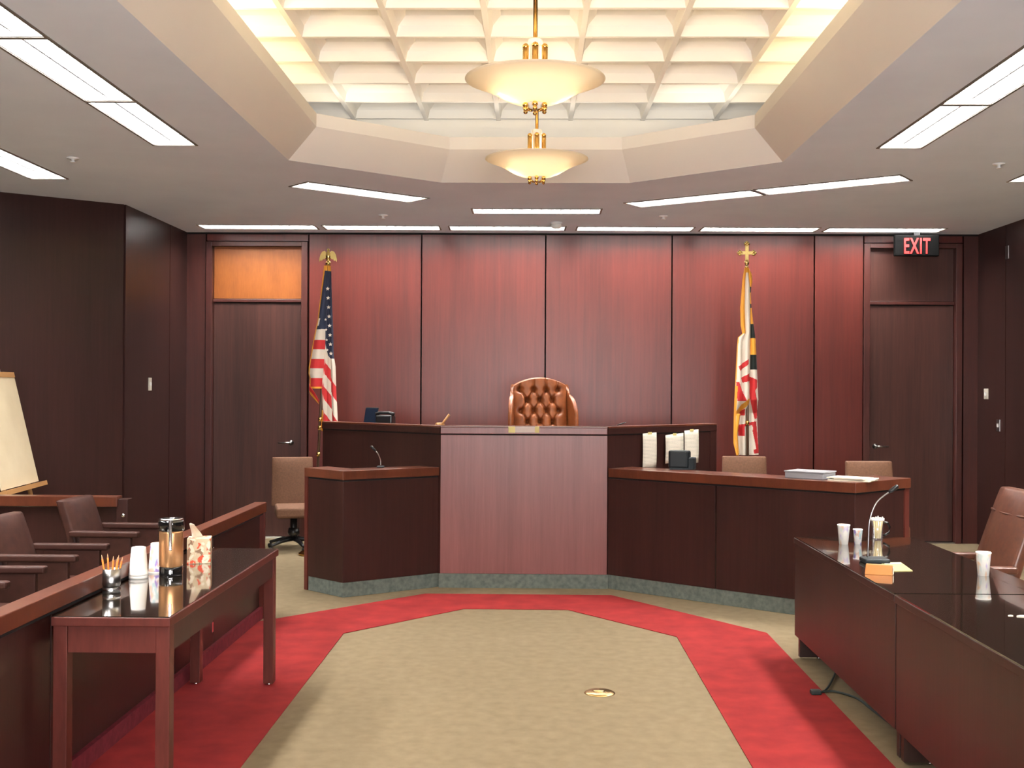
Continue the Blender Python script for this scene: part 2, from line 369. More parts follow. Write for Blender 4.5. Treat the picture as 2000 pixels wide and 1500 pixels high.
# chamber above the tray: walls and coffered ceiling
b = MB(); cx0, cx1, cy0, cy1 = -2.12, 2.14, .0, 9.75
b.box(cx0-.05, cx0, cy0, cy1, 3.45, 4.3); b.box(cx1, cx1+.05, cy0, cy1, 3.45, 4.3)
b.box(cx0, cx1, cy1, cy1+.05, 3.45, 4.3); b.box(cx0, cx1, cy0-.05, cy0, 3.45, 4.3)
struct(b.build('ceiling_chamber', M_COFFER), 'upright walls of the ceiling recess')
b = MB()
ZR = 3.90; ZT = 4.12
b.box(cx0-.05, cx1+.05, cy0-.05, cy1+.05, ZT, ZT+.04)
def ribx(x):   # lengthwise rib profile swept along y
    pr = [(-.018, ZR), (.018, ZR), (.035, ZR+.07), (.085, ZR+.12), (.085, ZT), (-.085, ZT), (-.085, ZR+.12), (-.035, ZR+.07)]
    b.add([(x+u, cy0, z) for u, z in pr]+[(x+u, cy1, z) for u, z in pr], [(i, (i+1) % 8, (i+1) % 8+8, i+8) for i in range(8)])
def riby(y):
    pr = [(-.018, ZR+.004), (.018, ZR+.004), (.035, ZR+.07), (.085, ZR+.12), (.085, ZT), (-.085, ZT), (-.085, ZR+.12), (-.035, ZR+.07)]
    b.add([(cx0, y+u, z) for u, z in pr]+[(cx1, y+u, z) for u, z in pr], [(i, (i+1) % 8, (i+1) % 8+8, i+8) for i in range(8)])
for i in range(-3, 5): ribx(.0+.61*(i-.5)+.005)
for k in range(17): riby(9.70-.565*k)
struct(b.build('ceiling_coffers', M_COFFER), 'coffered ceiling of square recesses')

# ------------------------------------------------------------------ walls
def panel_wall(name, p0, p1, seams, z0=0, z1=CZ, m=W_DARK, gap=.012, t=.03, label='', base=True):
    """panelled wall from p0 to p1 (room on the RIGHT of p0->p1): dark backing with vertical boards in front"""
    p0, p1 = Vector(p0), Vector(p1); L = (p1-p0).length; d = (p1-p0)/L
    b = MB(); b.plate(p0-d*.0, p1, z0, z1, .08); root = struct(b.build(name, M_GAP), label)
    cuts = [0]+seams+[L]
    for i in range(len(cuts)-1):
        a = p0+d*(cuts[i]+(gap/2 if i else 0)); c = p0+d*(cuts[i+1]-(gap/2 if i < len(cuts)-2 else 0))
        q = MB(); q.plate(a, c, z0, z1, -t); q.build('wall_panel', m, root)
    return root
# back wall: pieces between and over the doors
bw = MB(); bw.box(LX-.1, RX+.1, WY+.12, WY+.2, 0, CZ); back = struct(bw.build('wall_back', M_GAP), 'reddish mahogany panelled back wall')
def bpanel(x0, x1, z0=0, z1=CZ-.02, m=W_WALL, y=WY):
    q = MB(); q.box(x0, x1, y, WY+.12, z0, z1); q.build('wall_panel', m, back)
g = .008
for x0, x1 in ((LX, -3.53), (-2.42, -1.20), (-1.20, .135), (.135, 1.49), (1.49, 3.01), (3.01, 3.535), (4.59, RX)):
    bpanel(x0+g, x1-g, m=W_FRAME if x0 in (LX, 4.59) else W_WALL)
bpanel(-3.53+g, -2.42-g, 3.21); bpanel(3.535+g, 4.59-g, 3.21)
q = MB(); q.box(LX, RX, WY-.002, WY+.12, CZ-.02, CZ); q.build('wall_top_reveal', M_GAP, back)  # dark strip standing for the troffers' cutoff shade under the ceiling
def door(name, x0, x1, hx, label):
    zt, zd = 3.15, 2.57
    b = MB(); b.box(x0, x1, WY+.06, WY+.10, .015, zd-.03); root = struct(b.build(name, W_DOOR, bevel=.002), label)
    f = MB()
    f.box(x0-.07, x0-.004, WY-.018, WY+.12, 0, zt+.05); f.box(x1+.004, x1+.07, WY-.018, WY+.12, 0, zt+.05)
    f.box(x0-.004, x1+.004, WY-.018, WY+.12, zt, zt+.05)
    f.box(x0-.004, x1+.004, WY+.04, WY+.12, zd-.02, zd+.015)
    f.build('door_frame', W_FRAME, root, bevel=.004)
    t = MB(); t.box(x0, x1, WY+.06, WY+.09, zd+.02, zt); t.build('transom_panel', W_TRANSOM_LIT if name == 'door_1' else W_DOOR, root)
    h = MB(); sg = 1 if hx < (x0+x1)/2 else -1
    h.lathe([(0, 0), (.028, 0), (.028, .008), (.012, .012), (.012, .05), (0, .05)], seg=18, m=M_STEEL)
    h.tube([(0, 0, .045), (sg*.03, 0, .052), (sg*.13, 0, .05)], [.010, .010, .008], m=M_STEEL)
    h.build('door_handle', M_STEEL, root, xf=Matrix.Translation((hx, WY+.06, 1.03)) @ Matrix.Rotation(PI/2, 4, 'X'))
    k = MB(); k.box(x0, x1, WY-.01, WY+.11, 0, .012); k.build('threshold', M_IVORY if name == 'door_1' else M_STEEL, root)
    return root
door('door_1', -3.46, -2.50, -2.61, 'dark veneer door at the left of the back wall')
door('door_2', 3.605, 4.51, 3.68, 'dark veneer door at the right of the back wall, under the exit sign')
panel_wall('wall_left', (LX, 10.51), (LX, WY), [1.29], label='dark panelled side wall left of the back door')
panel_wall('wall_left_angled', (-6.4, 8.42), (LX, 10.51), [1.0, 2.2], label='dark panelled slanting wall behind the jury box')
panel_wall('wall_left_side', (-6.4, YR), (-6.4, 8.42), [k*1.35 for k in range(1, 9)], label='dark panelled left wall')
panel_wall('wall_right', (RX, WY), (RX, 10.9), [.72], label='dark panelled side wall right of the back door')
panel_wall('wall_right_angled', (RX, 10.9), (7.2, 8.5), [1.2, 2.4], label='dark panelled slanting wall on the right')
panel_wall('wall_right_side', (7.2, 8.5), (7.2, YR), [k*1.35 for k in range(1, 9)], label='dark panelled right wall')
# unseen rear wall behind the camera; its windows are made up for front light
b = MB()
ADDED_WINS = [(-2.1, -.6), (-.45, 1.05), (1.2, 2.7)]
b.box(-6.5, -2.1, YR-.15, YR, 0, CZ); b.box(2.7, 7.3, YR-.15, YR, 0, CZ)
b.box(-2.1, 2.7, YR-.15, YR, 0, .95); b.box(-2.1, 2.7, YR-.15, YR, 2.5, CZ)
b.box(-.6, -.45, YR-.15, YR, .95, 2.5); b.box(1.05, 1.2, YR-.15, YR, .95, 2.5)
struct(b.build('wall_rear', W_DARK), 'panelled rear wall')
for i, (x0, x1) in enumerate(ADDED_WINS):
    b = MB(); b.box(x0, x0+.05, YR-.12, YR-.04, .95, 2.5); b.box(x1-.05, x1, YR-.12, YR-.04, .95, 2.5)
    b.box(x0+.05, x1-.05, YR-.12, YR-.04, .95, 1.0); b.box(x0+.05, x1-.05, YR-.12, YR-.04, 2.45, 2.5)
    wr = struct(b.build('window_%d' % (i+1), W_DARK), 'window in the rear wall')
    o = MB(); o.box(x0+.05, x1-.05, YR-.09, YR-.085, 1.0, 2.45); o.build('window_pane', M_PANE, wr)
# added fill lights behind those windows, for sheen on bench and back wall
for i, (x0, x1) in enumerate(ADDED_WINS):
    a_ = area('window_daylight', ((x0+x1)/2, YR-.25, 1.73), 1.5, 1.5, FRONT_FILL, (1, .97, .96), (PI/2, 0, PI))
    a_.rotation_euler = (PI/2, 0, 0)

# ------------------------------------------------------------------ troffers
def make_troffer():
    r = thing('fluorescent_troffer', 'x', 'ceiling light')
    h = MB(); z1 = .125; t = .004
    h.box(-HL, HL, -HW, HW, z1, z1+t); h.box(-HL, HL, -HW, -HW+t, -.0, z1); h.box(-HL, HL, HW-t, HW, 0, z1)
    h.box(-HL, -HL+t, -HW+t, HW-t, 0, z1); h.box(HL-t, HL, -HW+t, HW-t, 0, z1)
    h.build('housing', M_WHITE, r)
    l_ = MB(); 
    for s in (-1, 1): l_.box(-HL+.02, HL-.02, s*.068-.052, s*.068+.052, .095, .108)
    l_.build('lamp', M_TUBE, r)
    v = MB(); v.box(-HL+.005, HL-.005, -.004, .004, .008, .055)
    for k in range(1, 13):
        x = -HL+k*2*HL/13; v.box(x-.003, x+.003, -HW+.006, HW-.006, .008, .05)
    v.build('louvre', M_LOUVRE, r)
    f = MB(); a, c, e = HL+.016, HW+.016, -.006
    f.box(-a, a, -c, -HW, e, .002); f.box(-a, a, HW, c, e, .002); f.box(-a, -HL, -HW, HW, e, .002); f.box(HL, a, -HW, HW, e, .002)
    f.build('trim_frame', M_TRIM, r)
    return r
tp = None; WASH = []
for x, y, a, lab, grp in TR:
    if tp is None: tp = make_troffer(); o = tp; o.location = (x, y, CZ); o.rotation_euler = (0, 0, a)
    else: o = dup(tp, (x, y, CZ), a)
    o['label'] = lab; o['group'] = grp
    if 'back wall' in grp:
        for ch in o.children:
            if ch.name.startswith('lamp'):
                if not WASH: WASH.append(ch.data.copy()); WASH[0].materials[0] = M_TUBEW
                ch.data = WASH[0]

# ------------------------------------------------------------------ pendants
def make_pendant():
    r = thing('pendant_lamp', 'x', 'pendant light')
    # local z=0 is the rim plane of the bowl; rod goes up to the ceiling coffers
    c = MB(); c.lathe([(0, .985), (.075, .985), (.075, .97), (.05, .955), (.0, .955)]); c.build('canopy', M_BRASS, r)
    c = MB(); c.cyl((0, 0), .0105, .19, .96, 12); c.build('rod', M_BRASS, r)
    c = MB(); c.lathe([(0, .05), (.030, .05), (.030, .155), (.034, .156), (.034, .19), (.030, .195), (.0, .195)]); c.build('socket_column', M_FOAM, r)
    for k in range(6):
        an = PI/6+k*PI/3; x, y = .052*math.cos(an), .052*math.sin(an)
        c = MB(); c.cyl((x, y), .015, -.03, .145, 14); c.sphere((x, y, .152), .016); c.build('brass_column', M_BRASS, r)
    prof = [(.045, -.112), (.075, -.110), (.11, -.102), (.15, -.086), (.185, -.066), (.215, -.048), (.25, -.030), (.285, -.015), (.318, -.003), (.335, .004)]
    c = MB(); c.lathe(prof, seg=64, cap=False); c.build('bowl_shade', M_PGLASS, r, solid=.004)
    c = MB(); c.lathe([(0, -.02), (.046, -.02), (.046, -.118), (.03, -.125), (.03, -.14), (0, -.142)]); c.build('finial_hub', M_FOAM, r)
    for k in range(6):
        an = PI/6+k*PI/3; x, y = .052*math.cos(an), .052*math.sin(an)
        c = MB(); c.sphere((x, y, -.125), .014); c.sphere((x, y, -.146), .011); c.tube([(x, y, -.135), (x*.3, y*.3, -.146)], .005, m=None); c.build('brass_ball', M_BRASS, r)
    return r
pend = make_pendant(); pend.location = (.005, 5.5, 3.11)
pend['label'] = 'frosted bowl pendant lamp on brass rod, the nearer and larger looking one'; pend['group'] = 'bowl pendants under the coffered ceiling'
p2 = dup(pend, (.02, 7.5, 3.125), 0, 'frosted bowl pendant lamp on brass rod, the farther one hanging lower in view')
p3 = dup(pend, (.0, 3.2, 3.11), 0, 'frosted bowl pendant lamp hanging above the camera, out of view')
for p in (pend, p2, p3):
    for k in range(2):
        an = k*PI+.15
        l = bpy.data.lights.new('pendant_bulb', 'POINT'); l.energy = BULB; l.color = (1, .80, .52); l.shadow_soft_size = .025
        o = bpy.data.objects.new('pendant_bulb', l); COL.objects.link(o); o.location = (.130*math.cos(an), .130*math.sin(an), -.068); o.parent = p

# ------------------------------------------------------------------ judge's bench
ZB = 1.325
jb = thing('judge_bench', "judge's tall central bench of reddish mahogany veneer with wings angled back", 'bench', (-.07, 9.9, 0))
PL, PR = (-.75, 9.43), (.615, 9.43); WL, WR = (-1.90, 10.42), (1.66, 10.45)
b = MB(); b.box(PL[0], PR[0], 9.43, 9.47, .115, ZB-.075); b.build('front_panel', W_BENCH_LIT, jb, bevel=.002)
b = MB(); b.box(PL[0], PR[0], 9.42, 9.52, ZB-.065, ZB-.012); b.build('front_rail', W_BENCH_LIT, jb, bevel=.003)
b = MB(); b.box(PL[0], PR[0], 9.418, 9.56, ZB-.012, ZB); b.build('front_rail_cap', W_RAIL, jb, bevel=.002)
b = MB(); b.box(PL[0]+.005, PR[0]-.005, 9.435, 9.5, ZB-.076, ZB-.064); b.build('rail_groove', M_GAP, jb)
for nm, a, c in (('l', WL, PL), ('r', PR, WR)):
    b = MB(); b.plate(a, c, .115, ZB-.075, .04); b.build('wing_panel', W_DARK, jb)
    a2, c2 = Vector(a), Vector(c); d = (c2-a2).normalized(); nn = Vector((d.y, -d.x))*.012
    b = MB(); b.plate(a2+nn, c2+nn, ZB-.065, ZB-.014, .12); b.build('wing_rail', W_DARK, jb, bevel=.003)
    b = MB(); b.plate(a2+nn, c2+nn, ZB-.014, ZB, .12); b.build('wing_rail_cap', W_RAIL, jb, bevel=.003)
    b = MB(); b.plate(a2, c2, ZB-.076, ZB-.064, .03); b.build('rail_groove', M_GAP, jb)
b = MB(); d = (Vector(WR)-Vector(PR)).normalized(); q0 = Vector(WR)-d*.09
b.plate(q0+Vector((d.y, -d.x))*.01, Vector(WR)+Vector((d.y, -d.x))*.01, .4, ZB-.014, .12); b.build('end_post', W_DARK, jb, bevel=.003)
b = MB(); b.prism([(PL[0], 9.56), (PR[0], 9.56), (1.50, 10.45), (1.35, 10.62), (.75, 10.05), (-.85, 10.05), (-1.60, 10.66), (-1.80, 10.45)], ZB-.13, ZB-.03); b.build('desktop', W_RAIL, jb)
b = MB(); b.prism([(PL[0]+.01, 9.48), (PR[0]-.01, 9.48), (1.64, 10.5), (1.64, 12.0), (-1.85, 12.0), (-1.85, 10.5)], 0, .42); struct(b.build('floor_platform', M_BASE), "raised carpeted platform behind the judge's bench")
b = MB(); b.box(PL[0]-.01, PR[0]+.01, 9.425, 9.46, 0, .115); b.build('carpet_base', M_BASE, jb)

# tape and nameplate on the front rail
nameplate = thing('nameplate', 'clouded plastic nameplate strip taped to the front rail of the central bench', 'nameplate', (.0, 9.415, ZB-.04))
b = MB(); b.box(-.145, .035, 9.4155, 9.4195, ZB-.052, ZB-.004); b.build('plastic_strip', M_NAMEP, nameplate)
for x0, x1 in ((-.195, -.140), (.022, .057)):
    b = MB(); b.box(x0, x1, 9.4130, 9.4155, ZB-.054, ZB-.003); b.build('tape', M_TAPE, nameplate)

# ------------------------------------------------------------------ witness stand (left) and clerk counter (right)
ZL = .985
ws = thing('witness_stand', 'low dark mahogany witness stand with a lighter rail, left of the central bench', 'witness stand', (-1.3, 9.2, 0))
A, B_, E_ = (-1.80, 9.25), (-1.465, 8.93), (-.755, 9.46)
def board(par, name, p0, p1, z0, z1, t, m, off=0, bevel=.002):
    p0, p1 = Vector(p0), Vector(p1); d = (p1-p0).normalized(); nn = Vector((d.y, -d.x))*off
    q = MB(); q.plate(p0+nn, p1+nn, z0, z1, t); return q.build(name, m, par, bevel=bevel)
def rail2(par, name, pts, z0, z1, w_, m, off=.012):
    """mitred rail along a polyline, outer side on the right of travel"""
    pts = [Vector(p) for p in pts]; o, i_ = [], []
    for k, p in enumerate(pts):
        ds = []
        if k: ds.append((p-pts[k-1]).normalized())
        if k < len(pts)-1: ds.append((pts[k+1]-p).normalized())
        ns = [Vector((d.y, -d.x)) for d in ds]; bi = sum(ns, Vector((0, 0))).normalized(); s = 1/bi.dot(ns[0])
        o.append(tuple(p+bi*off*s)); i_.append(tuple(p-bi*w_*s))
    q = MB(); q.prism(o+i_[::-1], z0, z1); return q.build(name, m, par, bevel=.003)
board(ws, 'side_panel', A, B_, .115, ZL-.085, .03, W_DARK)
board(ws, 'front_panel', B_, E_, .115, ZL-.085, .03, W_DARK)
rail2(ws, 'rail', [(-1.83, 9.28), B_, E_], ZL-.07, ZL, .22, W_RAIL)
rail2(ws, 'rail_groove', [A, B_, E_], ZL-.086, ZL-.069, .03, M_GAP, 0)
rail2(ws, 'carpet_base', [A, B_, E_], 0, .115, .04, M_BASE, -.004)
board(ws, 'end_board', (-1.84, 9.29), (-1.81, 9.262), 0.0, ZL-.07, .30, W_TABLE)
q = MB(); q.prism([(-1.80, 9.32), (-1.44, 8.98), (-.80, 9.46), (-.80, 9.50), (-1.5, 10.08)], 0, .12); q.build('stand_floor', M_BASE, ws)

cc = thing('clerk_counter', 'long low dark mahogany clerk counter with a lighter rail, right of the central bench', 'counter', (1.6, 8.9, 0))
P0, PS, P1, P2 = (.62, 9.44), (1.40, 8.80), (2.265, 8.12), (2.80, 8.60)
board(cc, 'front_panel', P0, (1.395, 8.804), .115, ZL-.085, .03, W_DARK)
board(cc, 'front_panel', (1.405, 8.796), P1, .115, ZL-.085, .03, W_DARK)
board(cc, 'return_panel', P1, (2.74, 8.545), .115, ZL-.085, .03, W_DARK)
rail2(cc, 'rail', [(.63, 9.43), PS, P1, P2], ZL-.072, ZL, .30, W_RAIL)
rail2(cc, 'rail_groove', [P0, PS, P1, (2.76, 8.565)], ZL-.087, ZL-.071, .03, M_GAP, -.002)
rail2(cc, 'carpet_base', [P0, PS, P1, (2.76, 8.565)], 0, .115, .04, M_BASE, -.004)
board(cc, 'end_post', (2.755, 8.560), (2.80, 8.60), 0, ZL-.072, .30, W_TABLE)
q = MB(); q.prism([(.72, 9.58), (2.22, 8.42), (2.62, 8.80), (1.3, 9.9)], .70, .74); q.build('desktop', W_RAIL, cc)

# papers taped to the right wing, facing the room
d = (Vector(WR)-Vector(PR)).normalized(); nn = Vector((d.y, -d.x))
def notice(px0, px1, z0, z1, tilt, label):
    # fractions along the wing
    a = Vector(PR)+d*px0+nn*.0195; c = Vector(PR)+d*px1+nn*.0195
    o = thing('taped_notice', label, 'paper', (a.x, a.y, z0), 0, 'notices taped to the right wing')
    q = MB(); nu, nv = 4, 6
    q.grid(lambda u, v: ((a.x+(c.x-a.x)*u+nn.x*.004*math.sin(v*3)), a.y+(c.y-a.y)*u+nn.y*.004*math.sin(v*3), z0+(z1-z0)*v+tilt*(u-.5)), nu, nv)
    q.build('sheet', M_NOTICE, o, solid=.001)
    t = MB(); mx_, my_ = (a.x+c.x)/2, (a.y+c.y)/2
    t.plate((mx_-d.x*.025+nn.x*.003, my_-d.y*.025+nn.y*.003), (mx_+d.x*.025+nn.x*.003, my_+d.y*.025+nn.y*.003), z1-.012, z1+.008, -.0012); t.build('tape', M_TAPE, o)
notice(.42, .60, .965, 1.262, .006, 'tall white typed sheet taped to the wing, left of the black card machine')
notice(.72, .965, 1.0, 1.245, .014, 'wider white sheet taped to the wing, in the middle of the three')
notice(.98, 1.18, .98, 1.275, .008, 'tall white sheet taped to the wing, rightmost of the three')
# devices on the counter rail
o = thing('desk_monitor', 'small dark grey desk machine on the counter rail in front of the taped notices', 'monitor', (1.17, 9.36, ZL))
b = MB(); b.prism([(1.10, 9.31), (1.25, 9.28), (1.29, 9.36), (1.11, 9.40)], ZL+.012, ZL+.155); b.build('body', M_DGREY, o, bevel=.015)
b = MB(); b.prism([(1.255, 9.28), (1.30, 9.29), (1.33, 9.35), (1.295, 9.37)], ZL, ZL+.10); b.build('side_arm', M_DGREY, o, bevel=.008)
b = MB(); b.prism([(1.11, 9.31), (1.27, 9.29), (1.28, 9.37), (1.12, 9.40)], ZL, ZL+.015); b.build('foot', M_DGREY, o)
o = thing('document_tray', 'flat grey box on the counter rail, between the two tan chairs', 'box', (2.05, 8.53, ZL), math.radians(-38))
b = MB(); b.box(-.15, .15, -.11, .11, 0, .045, ); o1 = b.build('tray_body', M_GREY, None, bevel=.005); o1.parent = o
b = MB(); b.box(-.155, .155, -.115, .115, .045, .055); o1 = b.build('tray_lid', M_GREY, None, bevel=.003); o1.parent = o
for i, (dx, dy, rz, sx, sy, dz) in enumerate(((0, 0, -.55, .15, .11, 0), (.03, .01, -.45, .14, .105, .008), (-.02, .0, -.66, .135, .10, .016))):
    q = MB(); q.box(-sx, sx, -sy, sy, 0, .007)
    pp = q.build('loose_papers', M_PAPER); pp.location = (2.31+dx, 8.33+dy+.01, ZL+dz); pp.rotation_euler = (0, 0, rz)
    tag(pp, ['cream papers at the bottom of the fanned pile by the counter corner', 'cream papers in the middle of the fanned pile by the counter corner', 'cream papers on top of the fanned pile by the counter corner'][i], 'paper', 'papers fanned at the counter corner')

# things on the judge's bench
o = thing('laptop', 'small dark laptop standing half open on the left wing of the bench', 'laptop', (-1.47, 10.42, ZB-.03))
b = MB(); b.box(-.075, .075, -.006, .006, 0, .15); q = b.build('screen', M_DGREY, None, bevel=.003); q.parent = o; q.rotation_euler = (math.radians(-12), 0, math.radians(-35)); q.location = (0, 0, .01)
b = MB(); b.box(-.0745, .0745, -.0085, -.0062, .01, .14); s_ = b.build('display_glass', mat('blue_display', (.012, .018, .035), .2), None); s_.parent = q
b = MB(); b.box(-.08, .08, 0, .16, 0, .015); q = b.build('keyboard', M_GREY, None, bevel=.003); q.parent = o; q.rotation_euler = (0, 0, math.radians(-35))
o = thing('telephone', 'low black desk telephone beside the laptop on the bench wing', 'telephone', (-1.32, 10.36, ZB-.03))
b = MB(); b.prism([(-1.41, 10.34), (-1.26, 10.30), (-1.24, 10.44), (-1.39, 10.48)], ZB-.03, ZB+.06); b.build('base', M_BLACK, o, bevel=.012)
b = MB(); b.tube([(-1.41, 10.38, ZB+.065), (-1.37, 10.37, ZB+.082), (-1.29, 10.36, ZB+.082), (-1.245, 10.35, ZB+.065)], [.02, .014, .014, .02]); b.build('handset', M_BLACK, o)
o = thing('gavel', 'small wooden gavel handle leaning up on the bench top, left of the tufted chair', 'gavel', (-.74, 9.72, ZB-.03))
b = MB(); b.tube([(-.78, 9.72, ZB-.02), (-.70, 9.72, ZB+.085)], [.008, .011]); b.build('handle', M_EASEL, o)
b = MB(); b.tube([(-.80, 9.69, ZB-.006), (-.76, 9.75, ZB-.006)], .024, 14); b.build('head', M_EASEL, o)
o = thing('pen', 'thin dark pen standing up behind the right end of the bench front', 'pen', (.80, 9.85, ZB-.03))
b = MB(); b.tube([(.72, 9.80, ZB+.0), (.79, 9.83, ZB+.022)], .005); b.build('barrel', M_BLACK, o)
b = MB(); b.tube([(.79, 9.83, ZB+.022), (.80, 9.834, ZB+.025)], [.004, .001]); b.build('tip', M_STEEL, o)

def gooseneck(name, base, pts, label, basebox):
    o = thing(name, label, 'microphone', base)
    b = MB(); x, y, z = base; sx, sy, sz = basebox; b.box(x-sx, x+sx, y-sy, y+sy, z, z+sz); b.build('base', M_DGREY, o, bevel=.008)
    # smooth the neck
    P = [Vector(p) for p in pts]; S = []
    for i in range(len(P)-1):
        p0 = P[max(i-1, 0)]; p1 = P[i]; p2 = P[i+1]; p3 = P[min(i+2, len(P)-1)]
        for t in [k/6 for k in range(6)]:
            S.append(.5*((2*p1)+(-p0+p2)*t+(2*p0-5*p1+4*p2-p3)*t*t+(-p0+3*p1-3*p2+p3)*t**3))
    S.append(P[-1])
    b = MB(); b.tube(S, .0045); b.build('neck', M_STEEL, o)
    e = S[-1]; dd = (S[-1]-S[-3]).normalized()
    b = MB(); b.tube([e-dd*.005, e+dd*.01, e+dd*.05, e+dd*.058], [.005, .011, .012, .006], 10); b.build('capsule', M_BLACK, o)
    return o
gooseneck('gooseneck_microphone', (-1.23, 9.34, ZL), [(-1.23, 9.34, ZL+.02), (-1.232, 9.34, ZL+.06), (-1.25, 9.33, ZL+.11), (-1.27, 9.325, ZL+.135)],
          'small gooseneck microphone on the witness stand rail', (.03, .04, .012))

# ------------------------------------------------------------------ chairs
def rbox(x0, x1, y0, y1, z0, z1): return MB().box(x0, x1, y0, y1, z0, z1)
def swivel_base(r, z, m=M_BLACK, rad=.28):
    b = MB(); b.cyl((0, 0), .035, .10, z, 16); b.lathe([(.055, .16), (.06, .18), (.05, .24), (.03, .24)], cap=False); b.build('column', m, r)
    for k in range(5):
        a = 2*PI*k/5+.3; c, s = math.cos(a), math.sin(a)
        b = MB(); b.tube([(0, 0, .12), (c*rad*.5, s*rad*.5, .105), (c*rad, s*rad, .065)], [.028, .022, .016], 8)
        lg = b.build('leg', m, r)
        b = MB(); b.lathe([(0, -.012), (.025, -.012), (.025, .012), (0, .012)], seg=14, m=None)
        b.build('caster', m, lg, xf=Matrix.Translation((c*rad, s*rad, .026)) @ Matrix.Rotation(a, 4, 'Z') @ Matrix.Rotation(PI/2, 4, 'X'))
def club_chair(name, mback, mseat, bw_, top, seatz=.44, rake=.12, arm=True, tall=False):
    """faces local +X; back on -X side"""
    r = thing(name, 'x', 'chair')
    b = rbox(-.22, .27, -bw_+.03, bw_-.03, seatz-.07, seatz+.05); b.build('seat', mseat, r, bevel=.03, seg=3)
    h0 = seatz+.02
    def shape(u, v):
        z = h0+(top-h0)*v; x = -.24-rake*v
        return x, z
    b = MB(); th = .045; N = 10
    ys = [-bw_, -bw_*.95, -bw_*.5, 0, bw_*.5, bw_*.95, bw_]
    vf = []; vb = []
    for j in range(N+1):
        v = j/N; x, z = shape(0, v)
        for y in ys:
            e = 1-(abs(y)/bw_)**6; tp_ = 1-max(0, (v-.85)/.15)**2*.5
            hw = 1-.05*v
            bul = .035*e*(.7+.3*math.sin(PI*v))*tp_
            vf.append((x+th+bul, y*hw, z)); vb.append((x-.01-.015*e, y*hw, z))
    n = len(ys); M = (N+1)*n
    fc = []
    for j in range(N):
        for i in range(n-1):
            q = (j*n+i, j*n+i+1, (j+1)*n+i+1, (j+1)*n+i); fc.append(q); fc.append(tuple(M+k for k in q[::-1]))
        fc.append((j*n, (j+1)*n, M+(j+1)*n, M+j*n)); fc.append((j*n+n-1, M+j*n+n-1, M+(j+1)*n+n-1, (j+1)*n+n-1))
    for i in range(n-1):
        fc.append((i, M+i, M+i+1, i+1)); fc.append((N*n+i, N*n+i+1, M+N*n+i+1, M+N*n+i))
    b.add(vf+vb, fc, smooth=True); b.build('backrest', mback, r, bevel=.012, seg=3)
    if tall:
        b = MB(); x, z = shape(0, .78); b.tube([(x+th+.008, -bw_*.93, z), (x+th+.022, -bw_*.6, z-.003), (x+th+.030, 0, z-.005), (x+th+.022, bw_*.6, z-.003), (x+th+.008, bw_*.93, z)], .007); b.build('headrest_seam', mback, r)
    if arm:
        for s in (-1, 1):
            b = MB(); b.box(-.27, .20, s*(bw_+.005)-.03, s*(bw_+.005)+.03, .635, .675); ar = b.build('armrest', mback, r, bevel=.012, seg=3)
            b = MB(); b.box(-.20, .15, s*(bw_+.005)-.02, s*(bw_+.005)+.02, seatz-.06, .64); b.build('arm_panel', mback, ar, bevel=.008)
    swivel_base(r, seatz-.07)
    return r
jc = club_chair('jury_chair', M_VINYL, M_VINYL, .235, .87, rake=.13)
jc.location = (-2.78, 6.75, 0); jc['label'] = 'dark brown vinyl armchair in the jury box, middle one of three'; jc['group'] = 'armchairs in the jury box'
dup(jc, (-2.78, 7.82, 0), math.radians(-3), 'dark brown vinyl armchair in the jury box, farthest from the camera beside the back barrier')
dup(jc, (-2.78, 5.86, 0), math.radians(2), 'dark brown vinyl armchair in the jury box, nearest one, cut by the left edge')
tc_ = club_chair('tan_side_chair', M_TAN, M_TAN, .215, 1.0, rake=.06, arm=False)
tc_.location = (1.995, 10.68, 0); tc_.rotation_euler = (0, 0, math.radians(-93)); tc_['label'] = 'tan upholstered chair behind the counter under the flag with cross finial'
tc_['group'] = 'tan chairs behind the counters'
tc_.location.z = 0.0
dup(tc_, (3.01, 10.05, 0), math.radians(-88), 'tan upholstered chair behind the right end of the counter, nearest the right door')
wc = dup(tc_, (-2.40, 11.58, 0), math.radians(-75), 'tan upholstered chair behind the witness stand, in front of the left door'); wc.scale = (1, 1, .91)
ec = club_chair('executive_armchair', M_LEATHER, M_LEATHER, .27, 1.07, seatz=.46, rake=.20, tall=True)
ec.location = (2.66-.30, 0, 0); ec.location = (2.36, 6.6, 0); ec.rotation_euler = (0, 0, PI); ec['label'] = 'high backed brown leather armchair behind the right hand desks'
ec.location = (2.38, 6.62, 0)

# judge's tufted wing chair
jt = thing('judge_chair', 'tufted orange-brown leather wing chair rising behind the central bench', 'chair', (.085, 10.86, .42), math.radians(8))
BT = []
zt0 = 1.335-.42+.31  # top local z
for r_i, (zz, xs) in enumerate(((1.20, (-.20, -.07, .05, .16)), (1.10, (-.13, -.01, .11)), (1.0, (-.19, -.07, .05, .17)), (.90, (-.13, -.01, .11)), (.80, (-.19, -.07, .05, .17)))):
    for x in xs: BT.append((x, zz))
def tuft(x, z):
    dpt = 0
    for bx, bz in BT:
        q2 = (x-bx)**2+(z-bz)**2
        dpt = max(dpt, math.exp(-q2/(2*.017**2)))
    cre = 0
    for bx, bz in BT:
        for cx, cz in BT:
            if 0 < abs(bz-cz) < .12 and abs(bx-cx) < .09 and cz > bz:
                ax, az = cx-bx, cz-bz; L2 = ax*ax+az*az; t = max(0, min(1, ((x-bx)*ax+(z-bz)*az)/L2))
                dd = math.hypot(x-bx-ax*t, z-bz-az*t); cre = max(cre, math.exp(-dd*dd/(2*.007**2)))
    for bx, bz in BT[:4]:
        if z > bz: cre = max(cre, .8*math.exp(-(x-bx)**2/(2*.006**2)))
    return -.048*dpt-.020*cre
